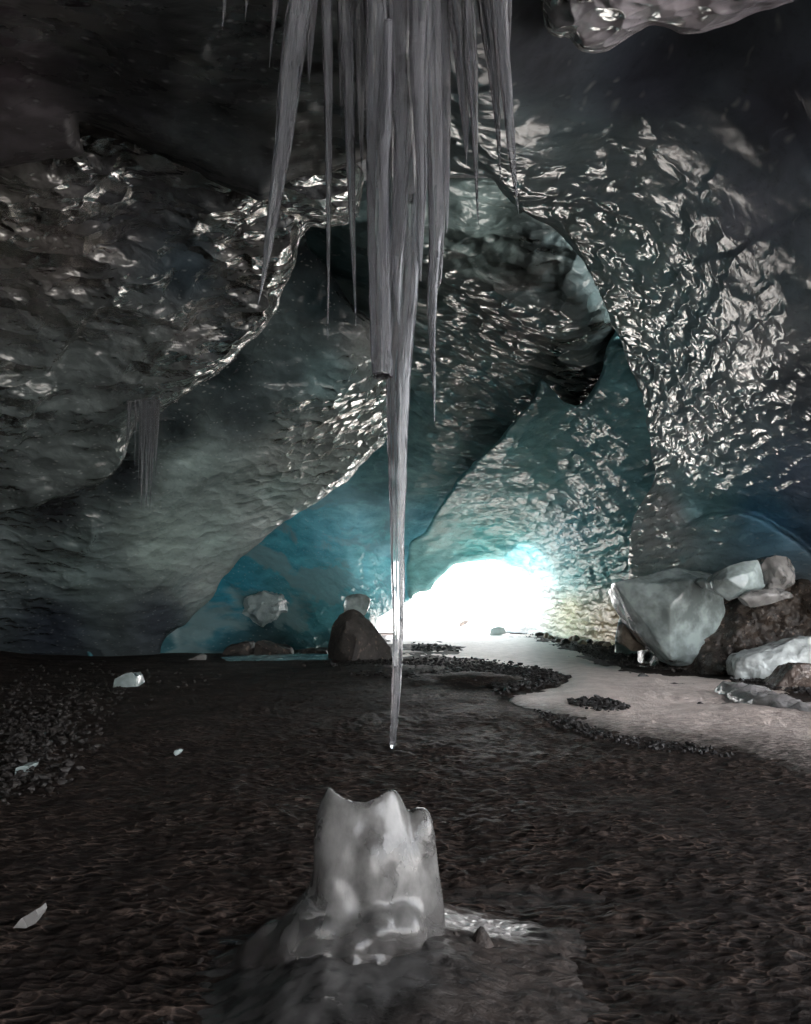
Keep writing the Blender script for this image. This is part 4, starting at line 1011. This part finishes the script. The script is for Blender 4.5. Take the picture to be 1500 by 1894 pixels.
icicle([(718, 40, 18), (716, 180, 18), (714, 246, 24), (712, 262, 22), (710, 330, 16), (712, 420, 10), (714, 500, 1)], 2.72, 'thin icicle with a bulbous knob on the front of the broken tube', seed=6, flute=.04)
icicle([(585, -160, 55.44), (556, 0, 50.4), (538, 130, 45.36), (526, 250, 36.96), (512, 350, 26.88), (500, 430, 20), (488, 510, 8), (478, 562, 1)], 2.9, 'large icicle leaning to the left, leftmost of the big ones', seed=7, flute=.14, segs=36)
icicle([(602, -160, 21.84), (605, 0, 22), (607, 150, 18), (608, 300, 13), (607.5, 450, 7), (607, 560, 3.5), (606.5, 628, 0.8)], 3.0, 'straight thin icicle right of the leaning one', seed=8)
icicle([(633, -160, 28.56), (638, 0, 26.88), (645, 150, 21.84), (649, 300, 17), (652, 420, 11), (655, 500, 6), (657, 560, 4), (658, 606, 0.8)], 2.95, 'rough narrow icicle left of the broken tube', seed=9, flute=.18)
icicle([(661, -160, 25.2), (663, 0, 21.84), (666, 120, 20), (668, 240, 10), (669, 320, 1)], 3.1, 'short icicle half hidden left of the broken tube', seed=10)
icicle([(632, -160, 18), (630, 0, 14), (631, 120, 9), (632, 250, 1)], 3.15, 'short thin icicle behind the rough narrow one', seed=11)
icicle([(840, -160, 43.68), (845, 0, 38.64), (853, 100, 28.56), (859, 200, 18), (862, 270, 7), (862, 306, 1)], 2.95, 'tapering icicle just right of the cluster, ending highest of its pair', seed=12, flute=.14)
icicle([(862, -160, 30.24), (866, 0, 26.88), (872, 120, 24), (877, 220, 14), (880, 310, 8), (883, 380, 4), (885, 418, 0.8)], 2.9, 'slim icicle with a needle tip, right of the tapering one', seed=13)
icicle([(890, -160, 35.28), (898, 0, 31.92), (908, 100, 23.52), (917, 180, 17), (922, 260, 8), (926, 337, 0.8)], 2.95, 'icicle second from the right with a curved needle tip', seed=14, flute=.14)
icicle([(915, -160, 43.68), (922, 0, 38.64), (932, 120, 28.56), (940, 200, 21), (947, 290, 15), (954, 350, 7), (960, 398, 0.8)], 2.85, 'rightmost large icicle, dark and sharply pointed', seed=15, flute=.12)
icicle([(942, -160, 14), (943, 0, 8), (944, 74, 0.8)], 3.0, 'tiny icicle at the right side of the rightmost large one', seed=16, segs=16)
icicle([(574, -160, 25.2), (577, 0, 22), (573, 100, 10), (571, 160, 1)], 3.05, 'short icicle tucked behind the top of the leaning one', seed=17)
icicle([(514, -160, 21.84), (510, 0, 14), (504, 60, 8), (498, 124, 0.8)], 3.1, 'short curved icicle left of the leaning one', seed=18, segs=18)
icicle([(460, -160, 16), (456, 0, 6), (453, 44, 0.8)], 3.2, 'tiny icicle second from the left at the top edge', seed=19, segs=14)
icicle([(422, -160, 16), (416, 0, 8), (411, 55, 0.8)], 3.2, 'tiny leftmost icicle at the top edge of the view', seed=20, segs=14)
icicle([(822, -60, 21.84), (824, 200, 20), (826, 400, 8), (826, 432, 0.8)], 3.05, 'thin icicle on the right rear of the main cluster', seed=21, segs=20)
icicle([(685, -160, 33.6), (690, 100, 28.56), (722, 300, 25.2), (728, 420, 24), (725, 520, 20), (730, 640, 10), (732, 690, 2)], 3.05, 'dark icicle behind the broken tube', seed=22, flute=.16)
icicle([(822, -160, 35.28), (820, 100, 28.56), (818, 300, 21.84), (814, 440, 18), (812, 520, 10), (811, 530, 3)], 3.0, 'blunt ribbed icicle at the right flank of the main cluster', seed=23, flute=.2)
# distant small cluster under the left bulge
g2 = 'small icicles under the left ice bulge'
for (x0, x1, y1, w, l) in ((262, 256, 892, 6, 'leftmost short small icicle under the bulge'), (268, 261, 941, 9, 'small icicle under the bulge, left of the three long ones'), (277, 270, 940, 10, 'small icicle under the bulge, middle of the three long ones'), (286, 277, 941, 9, 'small icicle under the bulge, right of the three long ones'),
                           (291, 288, 880, 7, 'short small icicle right end of the cluster under the bulge'), (240, 229, 848, 5, 'tiny icicle apart to the left under the bulge'), (252, 249, 860, 4, 'tiny thread icicle near the left end of the cluster under the bulge')):
    icicle([(x0, 740, w*1.5), (x0-(x0-x1)*.3, 800, w), (x0-(x0-x1)*.7, 870 if y1 > 900 else 830, w*.6), (x1, y1, .6)], 13.2, l, g2, segs=14, seed=int(x0))

# ------------------------------------------------------------------ light, sky, camera
SUN_EL, SUN_AZ = R(57), R(125)      # sun behind the viewer on the right, outside
w = bpy.data.worlds.new('World'); SC.world = w; w.use_nodes = True
nt = w.node_tree; nt.nodes.clear()
sky = nt.nodes.new('ShaderNodeTexSky'); sky.sky_type = 'NISHITA'; sky.sun_disc = False
sky.sun_elevation = SUN_EL; sky.sun_rotation = SUN_AZ
bg = nt.nodes.new('ShaderNodeBackground'); bg.inputs['Strength'].default_value = .12
wo = nt.nodes.new('ShaderNodeOutputWorld')
hs = nt.nodes.new('ShaderNodeHueSaturation'); hs.inputs['Saturation'].default_value = .22      # a hazy, milky sky
nt.links.new(sky.outputs[0], hs.inputs['Color'])
wm = nt.nodes.new('ShaderNodeMix'); wm.data_type = 'RGBA'; wm.blend_type = 'MULTIPLY'; wm.inputs[0].default_value = 1; wm.inputs[7].default_value = (1.0, .98, .965, 1)
nt.links.new(hs.outputs[0], wm.inputs[6]); nt.links.new(wm.outputs[2], bg.inputs[0]); nt.links.new(bg.outputs[0], wo.inputs[0])
sl = bpy.data.lights.new('sun', 'SUN'); sl.energy = 4.0; sl.angle = R(.5); sl.color = (1, .95, .88)
so = bpy.data.objects.new('sun', sl); COL.objects.link(so)
dirv = Vector((math.sin(SUN_AZ)*math.cos(SUN_EL), math.cos(SUN_AZ)*math.cos(SUN_EL), math.sin(SUN_EL)))
so.rotation_euler = (-dirv).to_track_quat('-Z', 'Y').to_euler(); so.location = dirv*60

def portal(name, loc, rot, sx, sy):
    l = bpy.data.lights.new(name, 'AREA'); l.shape = 'RECTANGLE'; l.size = sx; l.size_y = sy
    l.cycles.is_portal = True; l.energy = 1
    o = bpy.data.objects.new(name, l); COL.objects.link(o); o.location = loc; o.rotation_euler = rot
portal('cave_mouth_portal', (1.6, 43.4, 2.6), (R(-90), 0, 0), 26, 9)
portal('rear_mouth_portal', (5.3, -7.1, 2.3), (R(90), 0, 0), 14, 6.2)
portal('side_fill_portal', (16.6, .6, 5.0), (R(90), 0, R(90)), 15.5, 12)  # samples sky light through the added side opening

cam = bpy.data.cameras.new('camera'); cam.sensor_fit = 'VERTICAL'; cam.sensor_height = 24; cam.lens = 24*F/H
cam.clip_start = .05; cam.clip_end = 3000
co = bpy.data.objects.new('camera', cam); COL.objects.link(co); co.location = (0, 0, CAMH); co.rotation_euler = (R(90)+PITCH, 0, 0)
SC.camera = co
SC.view_settings.view_transform = 'Standard'; SC.view_settings.look = 'None'; SC.view_settings.gamma = 1
SC.view_settings.exposure = 3.4
cy = SC.cycles
cy.max_bounces = 10; cy.diffuse_bounces = 4; cy.glossy_bounces = 4; cy.transmission_bounces = 8; cy.transparent_max_bounces = 8
cy.caustics_refractive = False; cy.caustics_reflective = False
cy.use_denoising = True; cy.sample_clamp_indirect = 6.0
